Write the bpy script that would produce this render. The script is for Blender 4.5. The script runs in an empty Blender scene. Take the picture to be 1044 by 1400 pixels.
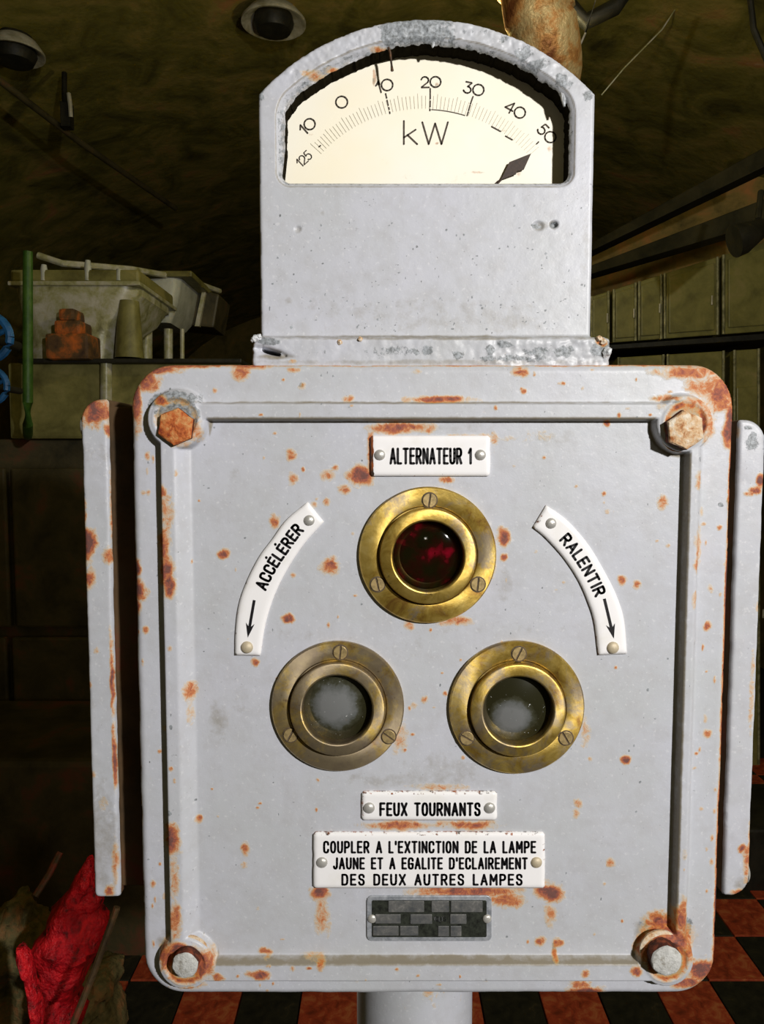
import bpy, bmesh, math, random
import numpy as np
from mathutils import Vector, Matrix

random.seed(7)
rng = np.random.default_rng(7)

# ------------------------------------------------------------------ camera
F = 1050.0                      # focal length in pixels of the 1044x1400 frame
TH = math.radians(4.2)          # camera looks slightly down
CT, ST = math.cos(TH), math.sin(TH)
S = 0.0004                      # one pixel unit on the lid plane, metres
HC = 1.45                       # camera height
Y0 = F * S                      # distance of the lid plane
sc = bpy.context.scene
cam_d = bpy.data.cameras.new('camera')
cam = bpy.data.objects.new('camera', cam_d)
sc.collection.objects.link(cam)
cam.location = (0, 0, HC)
cam.rotation_euler = (math.radians(90) - TH, 0, 0)
cam_d.sensor_fit = 'VERTICAL'
cam_d.sensor_height = 24.0
cam_d.lens = 24.0 * F / 1400.0
cam_d.clip_start = 0.01
cam_d.clip_end = 60
sc.camera = cam

# ------------------------------------------------------------------ world, lights, exposure
w = bpy.data.worlds.new('world')
sc.world = w
w.use_nodes = True
bg = w.node_tree.nodes['Background']
bg.inputs[0].default_value = (0.75, 0.62, 0.30, 1)
bg.inputs[1].default_value = 0.04

def point_light(name, loc, energy, radius, color):
    l = bpy.data.lights.new(name, 'POINT')
    l.energy = energy
    l.shadow_soft_size = radius
    l.color = color
    o = bpy.data.objects.new(name, l)
    o.location = loc
    sc.collection.objects.link(o)
    return o
# the hand lamp that lights the console from the upper right of the camera
point_light('hand_lamp_light', (0.74, -0.76, HC + 0.40), 99.0, 0.03, (1.0, 0.975, 0.95))
# small on-camera flash, weak fill
point_light('camera_flash_light', (0.03, -0.06, HC + 0.05), 0.09, 0.012, (1.0, 0.95, 0.85))

# weak fill added unseen behind the meter to brighten the room
point_light('room_fill_light', (0.25, 2.1, 2.35), 17.0, 0.05, (1.0, 0.90, 0.50))
# added fill hidden behind the box, brightens the lower left
point_light('low_left_fill_light', (-0.25, 1.00, HC - 0.60), 3.0, 0.03, (1.0, 0.92, 0.78))

sc.view_settings.view_transform = 'Standard'
sc.view_settings.look = 'None'
sc.view_settings.gamma = 1.0
sc.view_settings.use_curve_mapping = False
sc.view_settings.exposure = 0.0

# ------------------------------------------------------------------ coordinates
def lid(px, py, d=0.0):
    """photo pixel -> (u, v) in the plane d units behind the lid face"""
    z = -(py - 700.0) / F
    den = CT + z * ST
    t = (F + d) / den
    return ((px - 522.0) / F * t, t * (z * CT - ST))

def wpt(u, v, d=0.0):
    return Vector((u * S, Y0 + d * S, HC + v * S))

def P(px, py, Y):
    z = -(py - 700.0) / F
    t = Y / (CT + z * ST)
    return Vector(((px - 522.0) / F * t, Y, HC + t * (z * CT - ST)))

# ------------------------------------------------------------------ numpy noise
def vnoise(x, y, seed=0):
    xi = np.floor(x).astype(np.int64); yi = np.floor(y).astype(np.int64)
    xf = x - xi; yf = y - yi
    def h(a, b):
        n = (a * 374761393 + b * 668265263 + seed * 1274126177) & 0x7fffffff
        n = ((n ^ (n >> 13)) * 1103515245) & 0x7fffffff
        return ((n ^ (n >> 16)) & 0xffff) / 65535.0
    xs = xf * xf * (3 - 2 * xf); ys = yf * yf * (3 - 2 * yf)
    a = h(xi, yi) * (1 - xs) + h(xi + 1, yi) * xs
    b = h(xi, yi + 1) * (1 - xs) + h(xi + 1, yi + 1) * xs
    return a * (1 - ys) + b * ys

def fbm(x, y, sc_, seed=0, oct_=4):
    r = 0; a = 0.5; t = 0
    for i in range(oct_):
        r = r + a * vnoise(x / sc_, y / sc_, seed + i * 17)
        t += a; a *= 0.5; sc_ *= 0.5
    return r / t

def sm(x):
    x = np.clip(x, 0, 1)
    return x * x * (3 - 2 * x)

# ------------------------------------------------------------------ materials
def nodes(name):
    m = bpy.data.materials.new(name)
    m.use_nodes = True
    nt = m.node_tree
    return m, nt, nt.nodes['Principled BSDF']

def N(nt, kind, **kw):
    n = nt.nodes.new(kind)
    for k, v in kw.items():
        if hasattr(n, k):
            setattr(n, k, v)
        else:
            n.inputs[k.replace('_', ' ')].default_value = v
    return n

def noise(nt, vec, scale, detail=4, rough=0.55, dist=0.0):
    n = nt.nodes.new('ShaderNodeTexNoise')
    n.inputs['Scale'].default_value = scale
    n.inputs['Detail'].default_value = detail
    n.inputs['Roughness'].default_value = rough
    n.inputs['Distortion'].default_value = dist
    nt.links.new(vec, n.inputs['Vector'])
    return n.outputs['Fac']

def ramp(nt, fac, stops):
    r = nt.nodes.new('ShaderNodeValToRGB')
    e = r.color_ramp.elements
    while len(e) < len(stops):
        e.new(0.5)
    for i, (p, c) in enumerate(stops):
        e[i].position = p
        e[i].color = (c[0], c[1], c[2], 1) if hasattr(c, '__len__') else (c, c, c, 1)
    nt.links.new(fac, r.inputs['Fac'])
    return r.outputs['Color']

def mixc(nt, fac, a, b, mode='MIX'):
    n = nt.nodes.new('ShaderNodeMix')
    n.data_type = 'RGBA'
    n.blend_type = mode
    for sock, v in ((n.inputs['Factor'], fac), (n.inputs[6], a), (n.inputs[7], b)):
        if isinstance(v, (int, float)):
            sock.default_value = v if sock.type == 'VALUE' else (v, v, v, 1)
        elif isinstance(v, tuple):
            sock.default_value = (*v[:3], 1)
        else:
            nt.links.new(v, sock)
    return n.outputs[2]

def math_(nt, op, a, b=None, clamp=False):
    n = nt.nodes.new('ShaderNodeMath')
    n.operation = op
    n.use_clamp = clamp
    for i, v in enumerate((a, b)):
        if v is None:
            continue
        if isinstance(v, (int, float)):
            n.inputs[i].default_value = v
        else:
            nt.links.new(v, n.inputs[i])
    return n.outputs[0]

def attr(nt, name):
    a = nt.nodes.new('ShaderNodeAttribute')
    a.attribute_name = name
    return a.outputs['Fac']

def bump(nt, bsdf, h, strength, dist):
    b = nt.nodes.new('ShaderNodeBump')
    b.inputs['Strength'].default_value = strength
    b.inputs['Distance'].default_value = dist
    nt.links.new(h, b.inputs['Height'])
    nt.links.new(b.outputs['Normal'], bsdf.inputs['Normal'])

def paint_mat(name, base=(0.528, 0.540, 0.600), use_attr=True, auto_rust=0.0, rough=0.42):
    m, nt, bs = nodes(name)
    co = nt.nodes.new('ShaderNodeTexCoord').outputs['Object']
    big = noise(nt, co, 14, 4, 0.6)
    fine = noise(nt, co, 900, 3, 0.6)
    mid = noise(nt, co, 110, 5, 0.65)
    col = mixc(nt, ramp(nt, big, [(0.35, 0), (0.68, 1)]), base,
               (base[0] * 0.92, base[1] * 0.93, base[2] * 0.88))
    col = mixc(nt, math_(nt, 'MULTIPLY', ramp(nt, mid, [(0.45, 0), (0.72, 1)]), 0.5), col,
               (base[0] * 0.81, base[1] * 0.79, base[2] * 0.74))
    # pale worn freckles
    col = mixc(nt, math_(nt, 'MULTIPLY', ramp(nt, noise(nt, co, 420, 2, 0.6), [(0.60, 0), (0.72, 1)]), 0.30), col,
               (0.78, 0.78, 0.80))
    # dark pin holes
    pin = ramp(nt, noise(nt, co, 640, 2, 0.6), [(0.25, 1), (0.315, 0)])
    pinm = math_(nt, 'MULTIPLY', pin, ramp(nt, noise(nt, co, 40, 3), [(0.45, 0.05), (0.65, 1)]))
    col = mixc(nt, math_(nt, 'MULTIPLY', pinm, 0.75), col, (0.10, 0.10, 0.10))
    if use_attr:
        ra = attr(nt, 'rust'); ga = attr(nt, 'grime_shade'); ba = attr(nt, 'bare')
    else:
        v = nt.nodes.new('ShaderNodeValue'); v.outputs[0].default_value = 0
        ra = ga = ba = v.outputs[0]
    if auto_rust > 0:
        ar = math_(nt, 'MULTIPLY', ramp(nt, noise(nt, co, 26, 5, 0.7), [(0.56, 0), (0.72, 1)]), auto_rust)
        ra = math_(nt, 'MAXIMUM', ra, ar)
    # grime film and painted crease shade, broken up by noise
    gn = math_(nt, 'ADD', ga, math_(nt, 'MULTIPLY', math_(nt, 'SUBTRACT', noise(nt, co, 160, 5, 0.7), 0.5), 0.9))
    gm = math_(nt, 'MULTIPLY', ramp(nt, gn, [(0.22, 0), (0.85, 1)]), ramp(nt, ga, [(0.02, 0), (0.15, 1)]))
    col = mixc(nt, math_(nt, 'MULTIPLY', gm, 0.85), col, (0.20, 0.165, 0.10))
    # bare chipped metal
    bn = math_(nt, 'ADD', ba, math_(nt, 'MULTIPLY', math_(nt, 'SUBTRACT', noise(nt, co, 330, 5, 0.7), 0.5), 1.3))
    bm = math_(nt, 'MULTIPLY', ramp(nt, bn, [(0.45, 0), (0.58, 1)]), ramp(nt, ba, [(0.02, 0), (0.12, 1)]))
    bcol = ramp(nt, noise(nt, co, 600, 3), [(0.35, (0.09, 0.10, 0.10)), (0.65, (0.34, 0.37, 0.40))])
    col = mixc(nt, math_(nt, 'MULTIPLY', bm, 0.85), col, bcol)
    # rust
    rn = math_(nt, 'ADD', ra, math_(nt, 'MULTIPLY', math_(nt, 'SUBTRACT', noise(nt, co, 260, 7, 0.75, 0.7), 0.5), 1.5))
    rg = math_(nt, 'MULTIPLY', rn, ramp(nt, ra, [(0.02, 0), (0.16, 1)]))
    rm = ramp(nt, rg, [(0.10, 0), (0.62, 1)])
    rcol = ramp(nt, rg, [(0.12, (0.68, 0.54, 0.28)), (0.36, (0.64, 0.37, 0.08)), (0.58, (0.56, 0.18, 0.022)),
                         (0.82, (0.32, 0.055, 0.012)), (1.0, (0.13, 0.026, 0.010))])
    col = mixc(nt, math_(nt, 'MULTIPLY', rm, 0.92), col, rcol)
    nt.links.new(col, bs.inputs['Base Color'])
    rr = math_(nt, 'ADD', rough, math_(nt, 'MULTIPLY', rm, 0.35), True)
    nt.links.new(rr, bs.inputs['Roughness'])
    bs.inputs['Specular IOR Level'].default_value = 0.45
    h = math_(nt, 'ADD', math_(nt, 'MULTIPLY', fine, 0.25), math_(nt, 'MULTIPLY', noise(nt, co, 330, 4, 0.6), 0.35))
    h = math_(nt, 'ADD', h, math_(nt, 'MULTIPLY', math_(nt, 'ADD', rm, bm), math_(nt, 'MULTIPLY', noise(nt, co, 520, 4, 0.8), 1.6)))
    bump(nt, bs, h, 0.38, 0.0005)
    return m

def mottle(name, stops, scale=8, detail=6, rough=0.7, metallic=0.0, bs_=0.4, bd=0.004, spec=0.4, dist=0.3, nscale=None):
    m, nt, bs = nodes(name)
    co = nt.nodes.new('ShaderNodeTexCoord').outputs['Object']
    n = noise(nt, co, scale, detail, 0.65, dist)
    c = ramp(nt, n, stops)
    nt.links.new(c, bs.inputs['Base Color'])
    bs.inputs['Roughness'].default_value = rough
    bs.inputs['Metallic'].default_value = metallic
    bs.inputs['Specular IOR Level'].default_value = spec
    bump(nt, bs, noise(nt, co, nscale or scale * 3, 5, 0.6), bs_, bd)
    return m

M = {}
M['paint'] = paint_mat('hammered_grey_paint')
M['paint_side'] = paint_mat('grey_paint_side', auto_rust=0.55)
M['paint_plain'] = paint_mat('grey_paint_body', base=(0.42, 0.42, 0.45), use_attr=False, auto_rust=0.8)
M['iron_dark'] = mottle('black_iron', [(0.35, (0.0078, 0.0078, 0.0052)), (0.65, (0.0286, 0.026, 0.0156))], 12, 5, 0.55, 0.2)
M['body'] = mottle('dark_rusty_body', [(0.35, (0.045, 0.028, 0.012)), (0.55, (0.10, 0.055, 0.022)), (0.70, (0.16, 0.035, 0.02))], 18, rough=0.85, bd=0.001)

def brass_mat(name, seed, tarnish):
    m, nt, bs = nodes(name)
    tc = nt.nodes.new('ShaderNodeTexCoord').outputs['Object']
    mp = nt.nodes.new('ShaderNodeMapping')
    mp.inputs['Location'].default_value = (seed, seed * 2.3, seed * 0.7)
    nt.links.new(tc, mp.inputs['Vector'])
    co = mp.outputs['Vector']
    a = noise(nt, co, 75, 6, 0.66, 0.8)
    c = ramp(nt, a, [(0.28, (0.26, 0.13, 0.03)), (0.42, (0.46, 0.30, 0.055)), (0.58, (0.66, 0.47, 0.12)), (0.78, (0.78, 0.60, 0.24))])
    t = ramp(nt, noise(nt, co, 48, 6, 0.7, 0.5), [(0.56 - tarnish * 0.22, 0), (0.66 - tarnish * 0.16, 1)])
    c = mixc(nt, math_(nt, 'MULTIPLY', t, 0.75), c, (0.27, 0.235, 0.20))
    s = ramp(nt, noise(nt, co, 330, 3, 0.6), [(0.26, 1), (0.34, 0)])
    c = mixc(nt, math_(nt, 'MULTIPLY', s, 0.5), c, (0.10, 0.05, 0.02))
    g = attr(nt, 'grime_shade')
    gm = ramp(nt, math_(nt, 'ADD', g, math_(nt, 'MULTIPLY', math_(nt, 'SUBTRACT', noise(nt, co, 120, 4, 0.7), 0.5), 0.8)), [(0.3, 0), (0.75, 1)])
    gm = math_(nt, 'MULTIPLY', gm, ramp(nt, g, [(0.02, 0), (0.15, 1)]))
    c = mixc(nt, math_(nt, 'MULTIPLY', gm, 0.8), c, (0.075, 0.045, 0.015))
    nt.links.new(c, bs.inputs['Base Color'])
    bs.inputs['Metallic'].default_value = 0.78
    tn = nt.nodes.new('ShaderNodeTangent'); tn.direction_type = 'RADIAL'; tn.axis = 'Y'
    nt.links.new(tn.outputs[0], bs.inputs['Tangent'])
    bs.inputs['Anisotropic'].default_value = 0.75
    r = math_(nt, 'ADD', 0.44, math_(nt, 'MULTIPLY', t, 0.14))
    nt.links.new(r, bs.inputs['Roughness'])
    bump(nt, bs, noise(nt, co, 260, 4, 0.6), 0.25, 0.0004)
    return m
M['brass'] = brass_mat('worn_brass', 0.0, 0.15)
M['brass_grey'] = brass_mat('tarnished_brass', 0.37, 1.0)
M['brass_c'] = brass_mat('spotted_brass', 0.81, 0.5)

def enamel():
    m, nt, bs = nodes('white_enamel')
    co = nt.nodes.new('ShaderNodeTexCoord').outputs['Object']
    c = mixc(nt, ramp(nt, noise(nt, co, 60, 4), [(0.55, 0), (0.8, 1)]), (0.90, 0.89, 0.90), (0.82, 0.80, 0.76))
    e = attr(nt, 'rust')
    em = math_(nt, 'MULTIPLY', ramp(nt, math_(nt, 'ADD', e, math_(nt, 'MULTIPLY', math_(nt, 'SUBTRACT', noise(nt, co, 420, 4), 0.5), 1.2)), [(0.5, 0), (0.62, 1)]), ramp(nt, e, [(0.02, 0), (0.1, 1)]))
    c = mixc(nt, em, c, ramp(nt, noise(nt, co, 200, 3), [(0.4, (0.06, 0.04, 0.03)), (0.6, (0.35, 0.10, 0.03))]))
    nt.links.new(c, bs.inputs['Base Color'])
    bs.inputs['Roughness'].default_value = 0.22
    bump(nt, bs, noise(nt, co, 160, 2), 0.12, 0.0005)
    return m
M['enamel'] = enamel()

def plain(name, col, rough=0.5, metallic=0.0, scale=200, var=0.25, bs_=0.2, bd=0.0004, spec=0.5):
    lo = tuple(max(0, c * (1 - var)) for c in col)
    hi = tuple(min(1, c * (1 + var)) for c in col)
    return mottle(name, [(0.3, lo), (0.7, hi)], scale, 4, rough, metallic, bs_, bd, spec)
M['black'] = plain('black_lettering', (0.012, 0.011, 0.013), 0.35, scale=500)
M['ink'] = plain('faded_dial_ink', (0.06, 0.045, 0.03), 0.7, scale=900, var=0.6)
M['ink_pale'] = plain('pale_dial_ink', (0.52, 0.48, 0.38), 0.8, scale=900, var=0.3)
M['rivet'] = plain('dull_rivet_metal', (0.50, 0.49, 0.46), 0.33, 0.35, 400, 0.35)
M['rivet_rusty'] = plain('rusty_rivet_metal', (0.55, 0.47, 0.33), 0.5, 0.2, 400, 0.4)
M['screw'] = plain('brass_screw_metal', (0.50, 0.37, 0.17), 0.42, 0.6, 300, 0.45)
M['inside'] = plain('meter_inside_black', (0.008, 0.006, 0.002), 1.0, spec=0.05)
M['screw_dark'] = plain('grimy_screw_gap', (0.10, 0.07, 0.04), 0.7, 0.2, 500, 0.5)
M['drip'] = mottle('rusty_drip', [(0.35, (0.02, 0.012, 0.006)), (0.6, (0.09, 0.04, 0.015)), (0.75, (0.30, 0.13, 0.03))], 300, rough=0.5, bd=0.0003)
M['flake'] = mottle('paint_flake', [(0.35, (0.25, 0.27, 0.28)), (0.6, (0.75, 0.77, 0.80))], 300, rough=0.6, bd=0.0003)
M['plate_dark'] = mottle('engraved_plate_black', [(0.35, (0.010, 0.011, 0.009)), (0.65, (0.035, 0.04, 0.03))], 400, rough=0.45, bd=0.0002)
M['plate_frame'] = mottle('data_plate_metal', [(0.35, (0.24, 0.26, 0.29)), (0.65, (0.46, 0.48, 0.52))], 300, rough=0.4, metallic=0.3, bd=0.0002)
M['plate_pad'] = mottle('data_plate_field', [(0.35, (0.085, 0.09, 0.095)), (0.6, (0.15, 0.15, 0.145)), (0.75, (0.26, 0.25, 0.24))], 260, rough=0.42, metallic=0.2, bd=0.0002)

def bolt_mat(name, c1, c2, c3):
    return mottle(name, [(0.32, c1), (0.48, c2), (0.66, c3)], 220, 6, 0.75, 0.0, 0.7, 0.0012, 0.3, nscale=500)
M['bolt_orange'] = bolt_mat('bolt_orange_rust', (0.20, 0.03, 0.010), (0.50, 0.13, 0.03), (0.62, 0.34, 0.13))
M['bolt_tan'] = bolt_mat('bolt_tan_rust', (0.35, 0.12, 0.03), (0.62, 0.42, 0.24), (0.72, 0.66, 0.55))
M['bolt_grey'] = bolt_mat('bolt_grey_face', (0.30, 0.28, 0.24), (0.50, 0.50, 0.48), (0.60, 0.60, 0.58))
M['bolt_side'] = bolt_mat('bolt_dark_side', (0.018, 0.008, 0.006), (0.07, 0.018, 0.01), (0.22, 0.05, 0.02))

def dial_mat():
    m, nt, bs = nodes('cream_dial_card')
    co = nt.nodes.new('ShaderNodeTexCoord').outputs['Object']
    c = mixc(nt, ramp(nt, noise(nt, co, 14, 4), [(0.35, 0), (0.7, 1)]), (0.93, 0.90, 0.80), (0.93, 0.86, 0.66))
    st = ramp(nt, noise(nt, co, 55, 5, 0.7), [(0.66, 0), (0.80, 1)])
    c = mixc(nt, math_(nt, 'MULTIPLY', st, 0.35), c, (0.62, 0.48, 0.26))
    g = attr(nt, 'rust')
    gm = math_(nt, 'MULTIPLY', ramp(nt, math_(nt, 'ADD', g, math_(nt, 'MULTIPLY', math_(nt, 'SUBTRACT', noise(nt, co, 260, 4, 0.7), 0.5), 1.0)), [(0.4, 0), (0.7, 1)]), ramp(nt, g, [(0.02, 0), (0.15, 1)]))
    c = mixc(nt, math_(nt, 'MULTIPLY', gm, 0.75), c, ramp(nt, noise(nt, co, 400, 3), [(0.4, (0.20, 0.13, 0.06)), (0.6, (0.62, 0.33, 0.18))]))
    nt.links.new(c, bs.inputs['Base Color'])
    bs.inputs['Roughness'].default_value = 0.55
    return m
M['dial'] = dial_mat()

def glass_grey(name, seed):
    m, nt, bs = nodes(name)
    tc = nt.nodes.new('ShaderNodeTexCoord').outputs['Object']
    mp = nt.nodes.new('ShaderNodeMapping'); mp.inputs['Location'].default_value = (seed, 0, seed)
    nt.links.new(tc, mp.inputs['Vector']); co = mp.outputs['Vector']
    g = attr(nt, 'grime_shade')    # 1 = dusty centre
    k = math_(nt, 'ADD', g, math_(nt, 'MULTIPLY', math_(nt, 'SUBTRACT', noise(nt, co, 90, 6, 0.7), 0.5), 1.3))
    c = ramp(nt, k, [(0.18, (0.020, 0.019, 0.008)), (0.42, (0.045, 0.045, 0.028)), (0.62, (0.105, 0.11, 0.105)), (1.0, (0.165, 0.17, 0.17))])
    sp = ramp(nt, noise(nt, co, 700, 2), [(0.72, 0), (0.76, 1)])
    c = mixc(nt, sp, c, (0.55, 0.56, 0.56))
    nt.links.new(c, bs.inputs['Base Color'])
    bs.inputs['Roughness'].default_value = 0.16
    bs.inputs['Coat Weight'].default_value = 0.5
    bs.inputs['Coat Roughness'].default_value = 0.04
    return m
M['glass_a'] = glass_grey('dusty_grey_glass', 0.1)
M['glass_b'] = glass_grey('dusty_grey_glass_b', 0.43)

def red_glass():
    m, nt, bs = nodes('dark_red_glass')
    co = nt.nodes.new('ShaderNodeTexCoord').outputs['Object']
    c = ramp(nt, noise(nt, co, 120, 3, 0.5), [(0.40, (0.016, 0.016, 0.003)), (0.56, (0.05, 0.006, 0.004)), (0.70, (0.60, 0.004, 0.03))])  # red patches are glints painted into the glass colour
    nt.links.new(c, bs.inputs['Base Color'])
    bs.inputs['Transmission Weight'].default_value = 0.9
    bs.inputs['Roughness'].default_value = 0.06
    bs.inputs['IOR'].default_value = 1.45
    return m
M['glass_red'] = red_glass()
M['red_facet'] = mottle('red_reflector_facet', [(0.40, (0.02, 0.02, 0.006)), (0.60, (0.04, 0.02, 0.01)), (0.70, (0.6, 0.02, 0.05))], 60, 3, 0.25, 0.3, 0.4, 0.001)  # red spots in the ramp are painted glints

# ------------------------------------------------------------------ mesh helpers
col = sc.collection

def link(name, me, parent=None, mat=None):
    o = bpy.data.objects.new(name, me)
    col.objects.link(o)
    if mat is not None and me is not None and not me.materials:
        for mm in (mat if isinstance(mat, (list, tuple)) else [mat]):
            me.materials.append(mm)
    if parent is not None:
        o.parent = parent
    return o

def root_of(o):
    off = Vector((0, 0, 0))
    while o is not None:
        off += o.location
        o = o.parent
    return off

def mesh_np(name, verts, faces, parent=None, mat=None, smooth=True, attrs=None, mat_idx=None, world=True):
    """verts are world positions; stored relative to the parent"""
    me = bpy.data.meshes.new(name)
    off = root_of(parent) if (parent is not None and world) else Vector((0, 0, 0))
    v = np.asarray([tuple(p) for p in verts], dtype=float) if not isinstance(verts, np.ndarray) else verts
    v = v - np.array(off)
    me.from_pydata(v.tolist(), [], [list(f) for f in faces])
    if attrs:
        for k, a in attrs.items():
            at = me.attributes.new(k, 'FLOAT', 'POINT')
            at.data.foreach_set('value', np.asarray(a, dtype=np.float32))
    me.polygons.foreach_set('use_smooth', np.full(len(me.polygons), smooth))
    if mat_idx is not None:
        me.polygons.foreach_set('material_index', np.asarray(mat_idx, dtype=np.int32))
    me.update()
    return link(name, me, parent, mat)

def empty(name, loc, label, cat, group=None):
    o = bpy.data.objects.new(name, None)
    o.empty_display_size = 0.05
    o.location = loc
    o['label'] = label
    o['category'] = cat
    if group:
        o['group'] = group
    col.objects.link(o)
    return o

def tag(o, label, cat, group=None):
    o['label'] = label
    o['category'] = cat
    if group:
        o['group'] = group
    return o

class MB:
    """collects simple shapes in world space"""
    def __init__(self):
        self.v = []; self.f = []
    def add(self, vs, fs):
        n = len(self.v)
        self.v += [tuple(p) for p in vs]
        self.f += [tuple(i + n for i in f) for f in fs]
        return self
    def hexa(self, a):            # 8 points, first four front (ccw), last four back
        return self.add(a, [(0, 1, 2, 3), (7, 6, 5, 4), (0, 4, 5, 1), (1, 5, 6, 2), (2, 6, 7, 3), (3, 7, 4, 0)])
    def box(self, c, s):
        x, y, z = c; a, b, d = s[0] / 2, s[1] / 2, s[2] / 2
        return self.hexa([(x - a, y - b, z - d), (x + a, y - b, z - d), (x + a, y - b, z + d), (x - a, y - b, z + d),
                          (x - a, y + b, z - d), (x + a, y + b, z - d), (x + a, y + b, z + d), (x - a, y + b, z + d)])
    def tube(self, pts, rad, seg=12, caps=True):
        pts = [Vector(p) for p in pts]
        rads = rad if hasattr(rad, '__len__') else [rad] * len(pts)
        rings = []
        up = Vector((0, 0, 1))
        for i, p in enumerate(pts):
            t = (pts[min(i + 1, len(pts) - 1)] - pts[max(i - 1, 0)]).normalized()
            ref = up if abs(t.dot(up)) < 0.95 else Vector((1, 0, 0))
            a = t.cross(ref).normalized(); b = t.cross(a).normalized()
            rings.append([p + (a * math.cos(q) + b * math.sin(q)) * rads[i] for q in [2 * math.pi * k / seg for k in range(seg)]])
        vs = [q for r in rings for q in r]
        fs = []
        for i in range(len(pts) - 1):
            for k in range(seg):
                k2 = (k + 1) % seg
                fs.append((i * seg + k, i * seg + k2, (i + 1) * seg + k2, (i + 1) * seg + k))
        if caps:
            fs.append(tuple(range(seg))[::-1])
            fs.append(tuple((len(pts) - 1) * seg + k for k in range(seg)))
        return self.add(vs, fs)
    def build(self, name, mat, parent=None, smooth=False, bevel=0.0, seg=2, autosmooth=True):
        off = root_of(parent) if parent is not None else Vector((0, 0, 0))
        me = bpy.data.meshes.new(name)
        bm = bmesh.new()
        vs = [bm.verts.new(Vector(p) - off) for p in self.v]
        for f in self.f:
            try:
                bm.faces.new([vs[i] for i in f])
            except ValueError:
                pass
        bmesh.ops.recalc_face_normals(bm, faces=bm.faces)
        if bevel > 0:
            es = [e for e in bm.edges if len(e.link_faces) == 2 and e.calc_face_angle(0) > 0.6]
            bmesh.ops.bevel(bm, geom=es, offset=bevel, segments=seg, profile=0.6, affect='EDGES', clamp_overlap=True)
        if smooth:
            for f in bm.faces:
                f.smooth = True
            for e in bm.edges:
                if len(e.link_faces) == 2 and e.calc_face_angle(0) > 0.75:
                    e.smooth = False
        bm.to_mesh(me); bm.free()
        return link(name, me, parent, mat)

def pbox(mb, x0, y0, x1, y1, Y, depth):
    """box whose front face spans the pixel rectangle at distance Y"""
    a = P(x0, y1, Y); b = P(x1, y0, Y)
    a2 = P(x0, y0, Y); b2 = P(x1, y1, Y)
    l = (a.x + a2.x) / 2; r = (b.x + b2.x) / 2
    zb = (a.z + b2.z) / 2; zt = (b.z + a2.z) / 2
    return mb.box(((l + r) / 2, Y + depth / 2, (zb + zt) / 2), (r - l, depth, zt - zb))

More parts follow.
